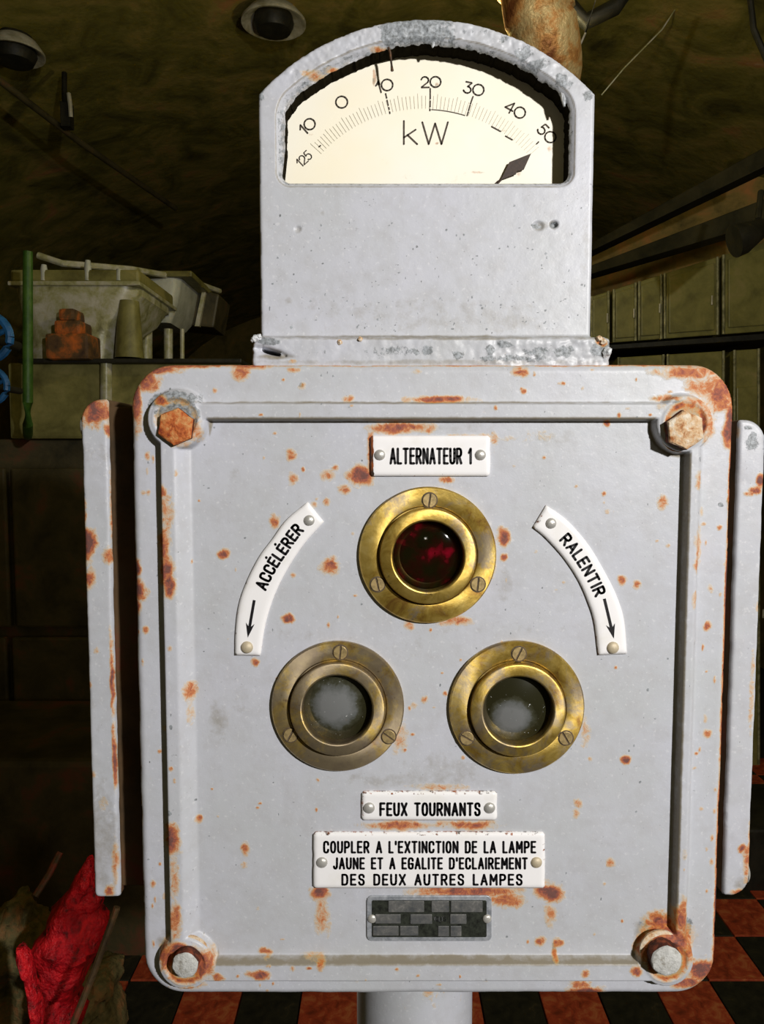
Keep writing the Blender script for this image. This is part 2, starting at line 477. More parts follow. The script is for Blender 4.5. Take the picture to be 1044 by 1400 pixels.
# ---- relief: a height field clipped to a signed distance field, with rim walls
def relief(name, u0, u1, v0, v1, step, sdf, height, attrs, d0, wall, parent, mat, wall_attr=None, wall_mat=None):
    nu = int((u1 - u0) / step) + 1; nv = int((v1 - v0) / step) + 1
    U, V = np.meshgrid(np.linspace(u0, u1, nu), np.linspace(v0, v1, nv))
    s = sdf(U, V)
    e = 0.5
    gx = (sdf(U + e, V) - sdf(U - e, V)); gy = (sdf(U, V + e) - sdf(U, V - e))
    gl = np.maximum(np.hypot(gx, gy), 1e-6)
    near = np.abs(s) < 0.72 * step
    U2 = np.where(near, U - s * gx / gl, U); V2 = np.where(near, V - s * gy / gl, V)
    inside = (s <= 0) | near
    sd = np.where(near, 0.0, s)
    H = height(U2, V2, np.minimum(sd, 0))
    A = attrs(U2, V2, np.minimum(sd, 0))
    idx = -np.ones(inside.shape, dtype=np.int64)
    a, b, c, d = inside[:-1, :-1], inside[:-1, 1:], inside[1:, 1:], inside[1:, :-1]
    # do not use near-boundary corner vertices that belong to empty cells only
    cnt = a.astype(int) + b + c + d
    I, J = np.nonzero(cnt == 4)
    I3, J3 = np.nonzero(cnt == 3)
    W = nu
    def id_(i, j): return i * W + j
    quads = np.stack([id_(I, J), id_(I, J + 1), id_(I + 1, J + 1), id_(I + 1, J)], 1)
    tri = []
    for i, j in zip(I3, J3):
        q = [(i, j), (i, j + 1), (i + 1, j + 1), (i + 1, j)]
        tri.append([id_(*p) for p in q if inside[p]])
    # drop slivers that collapsed onto the contour
    fu, fv = U2.ravel(), V2.ravel()
    def area_(f):
        x = fu[f]; y = fv[f]
        return abs(np.sum(x * np.roll(y, -1) - np.roll(x, -1) * y)) / 2
    nr = near.ravel()
    qn = nr[quads].all(1)
    bad = np.zeros(len(quads), dtype=bool)
    for k in np.nonzero(qn)[0]:
        bad[k] = area_(quads[k]) < .3 * step * step
    quads = quads[~bad]
    tri = [t for t in tri if not (nr[t].all() and area_(np.array(t)) < .12 * step * step)]
    faces = quads.tolist() + tri
    used = np.unique(np.concatenate([quads.ravel(), np.array(tri, dtype=np.int64).ravel() if tri else np.array([], dtype=np.int64)]))
    remap = -np.ones(nu * nv, dtype=np.int64); remap[used] = np.arange(len(used))
    faces = [[int(remap[k]) for k in f] for f in faces]
    uu = U2.ravel()[used]; vv = V2.ravel()[used]; dd = d0 - H.ravel()[used]
    at = {k: x.ravel()[used] for k, x in A.items()}
    # boundary edges
    ec = {}
    for f in faces:
        for k in range(len(f)):
            p, q = f[k], f[(k + 1) % len(f)]
            ec.setdefault((min(p, q), max(p, q)), []).append((p, q))
    bd = [x[0] for x in ec.values() if len(x) == 1]
    bv = sorted(set(p for e_ in bd for p in e_))
    bmap = {p: len(uu) + k for k, p in enumerate(bv)}
    uu = np.concatenate([uu, uu[bv]]); vv = np.concatenate([vv, vv[bv]])
    dd = np.concatenate([dd, np.array([wall(uu[p], vv[p]) for p in bv], dtype=float)])
    for k in at:
        ex = at[k][bv]
        if wall_attr and k in wall_attr:
            ex = np.maximum(ex, wall_attr[k])
        at[k] = np.concatenate([at[k], ex])
    nf = len(faces)
    for p, q in bd:
        faces.append([q, p, bmap[p], bmap[q]])
    verts = np.stack([uu * S, Y0 + dd * S, HC + vv * S], 1)
    mi = None
    if wall_mat is not None:
        mi = [0] * nf + [1 if wall_mat[1](uu[p], vv[p]) else 0 for p, q in bd]
        mat = [mat, wall_mat[0]]
    o = mesh_np(name, verts, faces, parent, mat, True, at, mi)
    # hard edge at the rim
    return o

def rrect(U, V, cx, cy, hx, hy, r):
    qx = np.abs(U - cx) - (hx - r); qy = np.abs(V - cy) - (hy - r)
    return np.hypot(np.maximum(qx, 0), np.maximum(qy, 0)) + np.minimum(np.maximum(qx, qy), 0) - r

def slab(outline, d_front, d_back, bev, name, mat, parent, attrs=None):
    """plate from a uv outline with a bevelled front rim"""
    n = len(outline)
    pts = [Vector((p[0], p[1])) for p in outline]
    area = sum(pts[i].x * pts[(i + 1) % n].y - pts[(i + 1) % n].x * pts[i].y for i in range(n))
    if area < 0:
        pts.reverse()
    ins = []
    for i in range(n):
        a = pts[i - 1]; b = pts[i]; c = pts[(i + 1) % n]
        e1 = (b - a).normalized(); e2 = (c - b).normalized()
        nn = Vector((-(e1.y + e2.y), e1.x + e2.x))
        if nn.length < 1e-6:
            nn = Vector((-e1.y, e1.x))
        nn.normalize()
        ins.append(b + nn * bev)
    vs = [wpt(p.x, p.y, d_back) for p in pts] + [wpt(p.x, p.y, d_front + bev * 0.8) for p in pts] + [wpt(p.x, p.y, d_front) for p in ins]
    fs = []
    for i in range(n):
        j = (i + 1) % n
        fs.append((i, j, n + j, n + i))
        fs.append((n + i, n + j, 2 * n + j, 2 * n + i))
    fs.append(tuple(range(2 * n, 3 * n)))
    mb = MB().add(vs, fs)
    return mb.build(name, mat, parent)

def rect_outline(x0, y0, x1, y1, d, r=3, jit=0.0):
    """pixel rectangle -> uv outline with rounded corners"""
    out = []
    for cx, cy, a0 in ((x1 - r, y0 + r, 0), (x0 + r, y0 + r, 90), (x0 + r, y1 - r, 180), (x1 - r, y1 - r, 270)):
        for k in range(4):
            a = math.radians(a0 + k * 30)
            out.append(lid(cx + r * math.cos(a) + random.uniform(-jit, jit), cy - r * math.sin(a) + random.uniform(-jit, jit), d))
    return out

def lathe(profile, seg=48):
    """profile: list of (radius, y); axis -Y towards the viewer. Returns verts, faces in local units (m)"""
    vs = []; fs = []
    for r, y in profile:
        for k in range(seg):
            a = 2 * math.pi * k / seg
            vs.append((r * math.cos(a), y, r * math.sin(a)))
    for i in range(len(profile) - 1):
        for k in range(seg):
            k2 = (k + 1) % seg
            fs.append((i * seg + k, i * seg + k2, (i + 1) * seg + k2, (i + 1) * seg + k))
    return vs, fs

def local_mesh(name, vs, fs, mats, smooth=True, mat_idx=None, attrs=None, sharp=0.7):
    me = bpy.data.meshes.new(name)
    me.from_pydata([tuple(v) for v in vs], [], [tuple(f) for f in fs])
    if attrs:
        for k, a in attrs.items():
            at = me.attributes.new(k, 'FLOAT', 'POINT')
            at.data.foreach_set('value', np.asarray(a, dtype=np.float32))
    for m in mats:
        me.materials.append(m)
    if mat_idx:
        me.polygons.foreach_set('material_index', mat_idx)
    bm = bmesh.new(); bm.from_mesh(me)
    bmesh.ops.recalc_face_normals(bm, faces=bm.faces)
    for f in bm.faces:
        f.smooth = smooth
    for e in bm.edges:
        if len(e.link_faces) == 2 and e.calc_face_angle(0) > sharp:
            e.smooth = False
    bm.to_mesh(me); bm.free()
    return me

# ------------------------------------------------------------------ stroke lettering
def rr_(pts, closed=False):      # rounded polyline by corner cutting
    for _ in range(2):
        q = []
        n = len(pts)
        rng_ = range(n) if closed else range(n - 1)
        if not closed:
            q.append(pts[0])
        for i in rng_:
            a = pts[i]; b = pts[(i + 1) % n]
            q.append((a[0] * .75 + b[0] * .25, a[1] * .75 + b[1] * .25))
            q.append((a[0] * .25 + b[0] * .75, a[1] * .25 + b[1] * .75))
        if not closed:
            q.append(pts[-1])
        pts = q
    if closed:
        pts = pts + [pts[0]]
    return pts
OV = rr_([(0, .25), (0, .75), (.12, 1), (.38, 1), (.5, .75), (.5, .25), (.38, 0), (.12, 0)], True)
GL = {
 'A': (.54, [[(0, 0), (.27, 1), (.54, 0)], [(.10, .33), (.44, .33)]]),
 'B': (.5, [[(0, 0), (0, 1)], rr_([(0, 1), (.45, 1), (.48, .55), (0, .52)]), rr_([(0, .52), (.52, .52), (.52, 0), (0, 0)])]),
 'C': (.5, [rr_([(.5, .74), (.46, 1), (.05, 1), (0, .75), (0, .25), (.05, 0), (.46, 0), (.5, .26)])]),
 'D': (.5, [[(0, 0), (0, 1)], rr_([(0, 1), (.38, 1), (.5, .8), (.5, .2), (.38, 0), (0, 0)])]),
 'E': (.44, [[(.44, 1), (0, 1), (0, 0), (.44, 0)], [(0, .52), (.38, .52)]]),
 'F': (.44, [[(.44, 1), (0, 1), (0, 0)], [(0, .52), (.38, .52)]]),
 'G': (.5, [rr_([(.5, .76), (.46, 1), (.05, 1), (0, .75), (0, .25), (.05, 0), (.46, 0), (.5, .2), (.5, .46)]), [(.5, .46), (.28, .46)]]),
 'I': (.02, [[(.01, 0), (.01, 1)]]),
 'J': (.38, [rr_([(.38, 1), (.38, .2), (.3, 0), (.06, 0), (0, .2)])]),
 'L': (.4, [[(0, 1), (0, 0), (.4, 0)]]),
 'M': (.62, [[(0, 0), (.02, 1), (.31, .35), (.60, 1), (.62, 0)]]),
 'N': (.5, [[(0, 0), (0, 1), (.5, 0), (.5, 1)]]),
 'O': (.5, [OV]), '0': (.5, [OV]),
 'P': (.48, [[(0, 0), (0, 1)], rr_([(0, 1), (.42, 1), (.5, .75), (.42, .46), (0, .46)])]),
 'R': (.5, [[(0, 0), (0, 1)], rr_([(0, 1), (.42, 1), (.5, .75), (.42, .48), (0, .48)]), [(.24, .48), (.5, 0)]]),
 'S': (.48, [rr_([(.46, .76), (.42, 1), (.04, 1), (0, .72), (.1, .55), (.40, .47), (.48, .26), (.42, 0), (.05, 0), (0, .24)])]),
 'T': (.5, [[(0, 1), (.5, 1)], [(.25, 1), (.25, 0)]]),
 'U': (.5, [rr_([(0, 1), (0, .2), (.1, 0), (.4, 0), (.5, .2), (.5, 1)])]),
 'V': (.5, [[(0, 1), (.25, 0), (.5, 1)]]),
 'X': (.52, [[(0, 0), (.52, 1)], [(0, 1), (.52, 0)]]),
 'W': (1.0, [[(0, 1), (.25, 0), (.5, .95), (.75, 0), (1.0, 1)]]),
 'k': (.55, [[(0, 0), (0, 1.12)], [(.52, .78), (0, .36)], [(.17, .50), (.55, 0)]]),
 '1': (.22, [[(0, .72), (.20, 1), (.20, 0)]]),
 "'": (.04, [[(.02, 1.02), (.02, .76)]]),
 ' ': (.30, []),
 '.': (.02, [[(.01, 0), (.01, .03)]]),
}
def circ(cx, cy, rx, ry, a0=0, a1=360, n=20):
    return [(cx + rx * math.cos(math.radians(a0 + (a1 - a0) * k / n)), cy + ry * math.sin(math.radians(a0 + (a1 - a0) * k / n))) for k in range(n + 1)]
GLD = {   # wide round dial numerals
 '0': (1.0, [circ(.5, .5, .5, .5)]),
 '1': (.34, [[(0, .68), (.30, 1), (.30, 0)]]),
 '2': (.72, [circ(.36, .68, .34, .32, 170, -40, 12) + [(0, 0), (.74, 0)]]),
 '3': (.66, [[(.05, 1), (.62, 1), (.28, .60)] + circ(.30, .30, .34, .30, 85, -160, 14)]),
 '4': (.78, [[(.58, 0), (.58, 1), (0, .30), (.78, .30)]]),
 '5': (.66, [[(.60, 1), (.14, 1), (.08, .56)] + circ(.30, .32, .34, .32, 110, -150, 14)]),
 'k': GL['k'], 'W': GL['W'],
}
def stroke_mesh(lines, w, mapper, d):
    """lines: list of polylines in px space -> verts/faces mapped on plane"""
    vs = []; fs = []
    def put(q):
        u, v = mapper(q[0], q[1])
        vs.append(wpt(u, v, d))
        return len(vs) - 1
    for ln in lines:
        for i in range(len(ln) - 1):
            a = Vector(ln[i]); b = Vector(ln[i + 1])
            t = b - a
            if t.length < 1e-6:
                continue
            t.normalize(); n = Vector((-t.y, t.x)) * (w / 2)
            fs.append(tuple(put(q) for q in (a + n, b + n, b - n, a - n)))
        for k, p in enumerate(ln):
            if len(ln) > 8 and 0 < k < len(ln) - 1 and k % 2:
                continue
            fs.append(tuple(put((p[0] + w / 2 * math.cos(q), p[1] + w / 2 * math.sin(q))) for q in [i * math.pi / 4 for i in range(8)]))
    return vs, fs

def layout(text, glyphs, gap):
    x = 0; out = []
    for ch in text:
        wdt, st = glyphs[ch]
        out.append((ch, x, wdt, st)); x += wdt + gap
    return out, x - gap

def text_line(text, x0, x1, ybase, ytop, glyphs=GL, gap=.2):
    lay, tot = layout(text, glyphs, gap)
    k = (x1 - x0) / tot; h = ybase - ytop
    lines = []
    for ch, x, wd, st in lay:
        for ln in st:
            lines.append([(x0 + (x + p[0]) * k, ybase - p[1] * h) for p in ln])
    return lines

def text_at(text, cx, cy, rot, h, glyphs=GLD, gap=.18, wscale=1.0):
    """centred text rotated by rot degrees (counter-clockwise), height h px"""
    lay, tot = layout(text, glyphs, gap)
    c, s = math.cos(math.radians(rot)), math.sin(math.radians(rot))
    lines = []
    for ch, x, wd, st in lay:
        for ln in st:
            q = []
            for p in ln:
                lx = (x + p[0] - tot / 2) * h * wscale; ly = (p[1] - .5) * h
                q.append((cx + lx * c - ly * s, cy - (lx * s + ly * c)))
            lines.append(q)
    return lines

def lettering(name, lines, w, d, parent, mat, mapper=None):
    vs, fs = stroke_mesh(lines, w, mapper or (lambda x, y: lid(x, y, d)), d)
    return mesh_np(name, vs, fs, parent, mat, False)

# =================================================================== ROOM
M['concrete'] = mottle('stained_vault_concrete', [(0.30, (0.05, 0.043, 0.008)), (0.48, (0.16, 0.14, 0.026)), (0.60, (0.26, 0.20, 0.05)), (0.70, (0.36, 0.17, 0.06)), (0.80, (0.42, 0.38, 0.24))], 3.4, 10, 0.85, 0, 0.6, 0.02, 0.25, 0.9, 9)
M['wall'] = mottle('stained_wall_plaster', [(0.30, (0.066, 0.0528, 0.0132)), (0.5, (0.198, 0.154, 0.0396)), (0.72, (0.352, 0.22, 0.066))], 3.0, 8, 0.85, 0, 0.5, 0.01, 0.25, 0.6)

def structure(o):
    o['kind'] = 'structure'
    return o

# vault
XW = 2.6; ZS = 2.15; ZC = 3.35
vs = []; fs = []
nseg = 28
for j, y in enumerate((-2.5, 9.5)):
    for k in range(nseg + 1):
        a = math.pi * k / nseg
        vs.append((XW * math.cos(a), y, ZS + (ZC - ZS) * math.sin(a)))
for k in range(nseg):
    fs.append((k, k + 1, nseg + 2 + k, nseg + 1 + k))
structure(mesh_np('ceiling', vs, fs, None, M['concrete']))
structure(MB().box((-XW - .05, 3.5, ZS / 2), (.1, 12, ZS)).build('wall_left', M['wall']))
structure(MB().box((XW + .05, 3.5, ZS / 2), (.1, 12, ZS)).build('wall_right', M['wall']))
structure(MB().box((0, 9.55, 1.7), (5.4, .1, 3.4)).build('wall_back', M['wall']))
# floor: tiles phased on the visible checks
def floor_mat():
    m, nt, bs = nodes('floor_bed')
    co = nt.nodes.new('ShaderNodeTexCoord').outputs['Object']
    c = ramp(nt, noise(nt, co, 6, 6), [(0.35, (0.012, 0.010, 0.005)), (0.65, (0.03, 0.025, 0.015))])
    nt.links.new(c, bs.inputs['Base Color'])
    bs.inputs['Roughness'].default_value = 0.8
    return m
floor = structure(MB().box((0, 3.5, -.06), (5.4, 12, .1)).build('floor', floor_mat()))
M['tile_red'] = mottle('worn_red_floor_tile', [(0.32, (0.16, 0.025, 0.008)), (0.52, (0.38, 0.055, 0.018)), (0.70, (0.50, 0.16, 0.05))], 30, 7, 0.6, 0, 0.3, 0.002, 0.3, 0.5)
M['tile_black'] = mottle('worn_black_floor_tile', [(0.35, (0.008, 0.008, 0.004)), (0.62, (0.022, 0.020, 0.010)), (0.76, (0.07, 0.05, 0.02))], 30, 7, 0.6, 0, 0.3, 0.002, 0.3, 0.5)
TW, TD = .1595, .195
tmesh = {}
for nm, mt in (('tile_red', M['tile_red']), ('tile_black', M['tile_black'])):
    o = MB().box((0, 0, 0), (TW - .004, TD - .004, .02)).build('tile', mt, floor, bevel=.0015, seg=1)
    tmesh[nm] = o.data
    bpy.data.objects.remove(o)
xr = P(817, 1362, 1.967).x      # right edge of a red tile
yr = 2.013
for j in range(-1, 9):
    for i in range(-11, 13):
        red = ((i + j) % 2 == 0)
        o = bpy.data.objects.new('tile', tmesh['tile_red' if red else 'tile_black'])
        col.objects.link(o); o.parent = floor
        o.location = (xr - TW / 2 + (i * TW), yr - TD / 2 + j * TD, random.uniform(-.001, .001))

# =================================================================== CONTROL BOX
box = empty('control_box', (0.03, Y0 + .05, 0.0), 'grey painted cast iron control box with rust spots, three round lamps and enamel plates', 'control box')

# lid outline in uv
uL = -341.9; uR = 479.0
vT = (lid(300, 497)[1] + lid(800, 499)[1]) / 2
vB = lid(500, 1361)[1]
cx_, cy_ = (uL + uR) / 2, (vT + vB) / 2
hx_, hy_ = (uR - uL) / 2, (vT - vB) / 2
def lid_sdf(U, V):
    rad = 58
    s = rrect(U, V, cx_, cy_, hx_, hy_, rad)
    return s + (vn_edge(U, V) - .5) * 1.2
def vn_edge(U, V):
    return fbm(U, V, 26, 3, 2)
# ridge limits
ro = dict(l=lid(220, 620)[0] / 2 + lid(234, 1250)[0] / 2, r=lid(962, 640)[0] / 2 + lid(939, 1250)[0] / 2, t=lid(600, 550)[1], b=lid(600, 1334)[1])
ri = dict(l=lid(243, 620)[0] / 2 + lid(254, 1250)[0] / 2, r=lid(939, 640)[0] / 2 + lid(916, 1250)[0] / 2, t=lid(600, 573)[1], b=lid(600, 1308)[1])
BOSS = [lid(245, 574), lid(930, 580), lid(257, 1308), lid(906, 1304)]
BR = [43, 42, 42, 42]
RH = 17.0
def lid_h(U, V, sd):
    def rect(dct, U, V, r):
        return rrect(U, V, (dct['l'] + dct['r']) / 2, (dct['t'] + dct['b']) / 2, (dct['r'] - dct['l']) / 2, (dct['t'] - dct['b']) / 2, r)
    so = rect(ro, U, V, 12); si = rect(ri, U, V, 8)
    wl = np.where(U < ri['l'] + 40, 22.0, 3.0)
    wo = np.where(U > ro['r'] - 14, 13.0, 4.0)
    h = RH * np.minimum(sm(-so / wo), sm((si + np.where(U < ri['l'] + 40, 20, 3)) / wl))
    for (bu, bv), br in zip(BOSS, BR):
        r = np.hypot(U - bu, V - bv)
        hb = RH * sm((br - r) / 6.0) + 1.5 * sm((br - 8 - r) / 4.0) - 4.0 * sm((29 - r) / 4.0)
        h = np.maximum(h, hb)
    # rounded outer rim
    R = 11.0
    e = np.clip(-sd, 0, R)
    h = h - (R - np.sqrt(np.maximum(R * R - (R - e) ** 2, 0)))
    # hand-cast waviness
    h = h + (fbm(U, V, 110, 5, 2) - .5) * 1.6 + (fbm(U, V, 13, 9, 3) - .5) * 0.35
    return h

RUST = [  # px, py, rx, ry, strength
 (397,622,7,9,.7),(400,655,7,8,.6),(447,650,10,9,.55),(490,652,16,13,1.0),(470,668,9,7,.6),(458,640,5,5,.5),(430,690,5,5,.45),
 (447,685,5,6,.5),(305,758,8,7,.95),(450,773,13,12,.75),(453,770,6,6,.5),(394,846,8,7,1.0),(375,712,8,10,.7),(400,786,4,4,.5),
 (688,733,9,11,1.0),(689,762,5,7,.95),(672,770,6,25,.3),(508,626,6,30,1.0),(545,585,44,8,.8),(600,546,48,5,.85),(610,656,9,5,.75),
 (676,600,6,10,.5),(640,600,60,6,.4),(828,580,5,5,.85),(850,793,7,8,.8),(871,799,6,6,.65),(905,686,8,9,.55),(967,856,6,7,.8),
 (855,1040,8,7,1.0),(790,1098,6,8,.6),(787,1112,5,6,.5),(835,1180,6,7,.6),(335,1160,6,10,.75),(333,1182,5,5,.45),(272,1120,5,7,.7),
 (262,945,8,14,.65),(262,975,6,18,.4),(580,956,6,6,.55),(566,965,5,5,.4),(967,1003,6,6,.65),(990,932,5,7,.65),
 (545,1128,45,7,.75),(640,1128,45,7,.75),(600,1076,45,5,.45),(436,1220,12,10,1.0),(441,1250,11,30,.5),(640,1219,75,9,.85),(750,1220,18,15,1.05),(735,1205,8,10,.8),
 (752,1250,9,20,.5),(690,1232,30,10,.75),(738,1287,8,8,.75),(763,1289,9,8,.8),(757,1302,4,8,.7),(448,1265,6,20,.35),
 (330,510,13,10,.75),(340,500,30,5,.7),(412,528,6,6,.45),(475,545,8,5,.6),(712,509,11,7,.75),(400,506,9,4,.5),(570,508,8,4,.35),
 (200,520,18,16,.8),(186,550,8,34,.95),(215,505,34,6,.85),(250,500,60,4,.75),(226,548,10,8,.85),
 (185,775,9,12,1.0),(190,806,11,14,1.0),(186,830,6,10,.8),(184,940,5,30,.5),(186,1045,6,12,.9),(190,1120,5,40,.45),
 (226,672,7,10,.85),(228,745,11,26,.75),(232,780,11,20,1.0),(236,800,10,16,.9),(232,700,9,30,.5),(228,770,6,50,.6),(238,1142,12,22,.95),(242,1190,8,30,.45),(243,1250,9,28,.65),
 (970,528,38,16,.6),(985,540,16,22,.85),(998,580,9,40,1.0),(940,508,45,9,.7),(1002,640,5,60,1.0),(1000,760,5,90,1.0),(997,880,4,60,.7),(993,1000,5,60,.8),(990,1120,5,80,1.0),(984,1200,5,50,.9),
 (951,655,7,14,.55),(950,745,8,30,.55),(947,770,6,12,.6),(945,820,6,12,.5),(930,1160,5,8,.3),
 (940,556,34,14,.55),(962,580,14,26,.6),(905,545,18,5,.6),
 (805,1356,26,9,1.0),(795,1345,14,9,.7),(958,1326,20,16,1.05),(940,1345,26,8,.85),(978,1300,6,16,.6),
 (900,1258,22,14,.85),(926,1245,9,30,.8),(912,1275,34,16,.9),(880,1290,14,24,.7),(935,1290,10,16,.7),
 (356,1322,14,7,1.0),(362,1300,10,6,.7),(440,1312,7,7,.7),(430,1304,22,4,.4),(795,1320,6,6,.75),(864,1318,8,8,.8),(600,1350,4,4,.3),(665,1340,4,3,.3),
 (250,1290,26,12,.95),(232,1300,12,24,.85),(280,1305,14,24,.9),(262,1345,22,8,.6),(300,1325,12,7,.6),
 (270,590,10,16,.5),(250,608,18,5,.4),
 (560,856,8,8,.5),(620,850,24,7,.6),(640,700,20,8,.2),(545,1005,12,24,.4),(350,905,6,6,.8),(800,1000,8,24,.35),
 (830,700,4,4,.4),(735,596,24,10,.22),(310,985,14,22,.12),
]
for _ in range(70):
    RUST.append((random.uniform(250, 935), random.uniform(590, 1300), random.uniform(1.5, 3.5), random.uniform(1.5, 4), random.uniform(.35, .75)))
for _ in range(40):
    RUST.append((random.uniform(186, 1000), random.choice([random.uniform(503, 570), random.uniform(1310, 1355)]), random.uniform(1.5, 4.5), random.uniform(1.5, 4), random.uniform(.4, .8)))
for _ in range(50):
    RUST.append((random.choice([random.uniform(186, 250), random.uniform(945, 995)]), random.uniform(600, 1290), random.uniform(1.5, 4.5), random.uniform(2, 7), random.uniform(.35, .75)))
GRIME = [(540,551,350,2.2,.85),(600,1307,330,2.4,1.0),(300,985,16,26,.45),(330,960,20,30,.25),(690,800,12,34,.35),(620,1050,70,26,.33),(560,890,40,40,.2),
 (230,1290,16,24,.7),(880,1280,18,28,.7),(240,550,26,14,.5),(600,590,120,16,.25),(640,1380,60,20,.2),(760,600,40,14,.3),(350,740,100,90,.16),
 (320,650,16,12,.25),(700,860,160,12,.22),(420,870,90,16,.22),(560,1066,120,14,.35),(770,1240,30,60,.2),(960,1000,12,200,.15)]
BARE = [(242,549,36,13,1.15),(268,566,11,13,1.1),(222,566,10,8,.6),(936,1268,12,16,.95),(900,1252,30,7,.7),(933,1288,7,10,.8),(985,690,5,4,.8),(996,683,4,8,.8),(920,552,12,6,.6),(412,527,5,5,.7),(900,545,16,4,.5),
 (232,1104,7,5,.95),(238,988,3,4,.9),(757,1298,4,10,1.0),(952,628,5,5,.8),(890,1262,16,8,.6)]

for _ in range(170):
    BARE.append((random.uniform(190, 1000), random.uniform(505, 1350), random.uniform(.8, 2.4), random.uniform(.8, 2.6), random.uniform(.6, .95)))
def paint_field(U, V, spots, seed, d=0):
    out = np.zeros_like(U)
    nx = (fbm(U, V, 16, seed, 3) - .5); ny = (fbm(U, V, 16, seed + 31, 3) - .5)
    for px, py, rx, ry, s in spots:
        cu, cv = lid(px, py, d)
        m = (np.abs(U - cu) < rx * 2.4 + 8) & (np.abs(V - cv) < ry * 2.4 + 8)
        if not m.any():
            continue
        q = np.hypot((U[m] - cu + nx[m] * rx * .9) / rx, (V[m] - cv + ny[m] * ry * .9) / ry)
        out[m] = np.maximum(out[m], s * sm(1.0 - (q - .25) / 1.35))
    return out

def lid_attr(U, V, sd):
    rust = paint_field(U, V, RUST, 41)
    # thin rust along the outer edge, strongest on top
    edge = np.maximum(sm((5.0 + sd) / 5.0), sm((10.0 + sd) / 8.0) * sm((U - (uR - 14)) / 6))
    top = sm((V - (vT - 14)) / 10)
    right = sm((U - (uR - 10)) / 8)
    rust = np.maximum(rust, edge * (0.25 + .55 * top + .75 * right) * (0.55 + .9 * (fbm(U, V, 40, 77, 3) - .2)))
    # left outer ridge line
    grime_shade = paint_field(U, V, GRIME, 51)
    # groove shade painted into the crease inside the ridge, along with brown dirt
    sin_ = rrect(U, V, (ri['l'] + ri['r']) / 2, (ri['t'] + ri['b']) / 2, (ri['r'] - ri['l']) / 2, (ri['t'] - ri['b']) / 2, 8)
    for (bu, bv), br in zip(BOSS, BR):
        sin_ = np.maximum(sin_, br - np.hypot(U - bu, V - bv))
    grime_shade = np.maximum(grime_shade, np.where(U < ri['l'] + 44, .2, .95) * np.exp(-((sin_ + .5) / 3.0) ** 2))
    g2 = edge * .35
    grime_shade = np.maximum(grime_shade, g2)
    # dirt ring in the boss counterbores
    for (bu, bv), br in zip(BOSS, BR):
        r = np.hypot(U - bu, V - bv)
        grime_shade = np.maximum(grime_shade, .75 * sm((29 - r) / 4) + .0)
        rust = np.maximum(rust, (.30 if bv > 0 and bu < 0 else .7) * np.exp(-((r - 25) / 5.0) ** 2) * (.5 + fbm(U, V, 12, 8, 2)))
    bare = paint_field(U, V, BARE, 61)
    return {'rust': np.clip(rust, 0, 1.1), 'grime_shade': np.clip(grime_shade, 0, 1), 'bare': np.clip(bare, 0, 1)}

relief('lid', uL - 4, uR + 4, vB - 4, vT + 4, 1.8, lid_sdf, lid_h, lid_attr, 0.0, lambda u, v: 24.0, box, M['paint'], {'rust': .55, 'grime_shade': .4})

# box body behind the lid, gasket strip, side neck
def rbox_uv(name, u0, u1, v0, v1, d0, d1, rad, mat, parent, bevel=2):
    n = 5; pts = []
    for cx, cy, a0 in ((u1 - rad, v1 - rad, 0), (u0 + rad, v1 - rad, 90), (u0 + rad, v0 + rad, 180), (u1 - rad, v0 + rad, 270)):
        for k in range(n + 1):
            a = math.radians(a0 + 90 * k / n)
            pts.append((cx + rad * math.cos(a), cy + rad * math.sin(a)))
    return slab(pts, d0, d1, bevel, name, mat, parent)
rbox_uv('gasket', uL + 8, uR - 8, vB + 8, vT - 8, 22, 32, 50, M['body'], box)
rbox_uv('body', uL + 12, uR - 12, vB + 12, vT - 12, 30, 330, 46, M['paint_plain'], box)

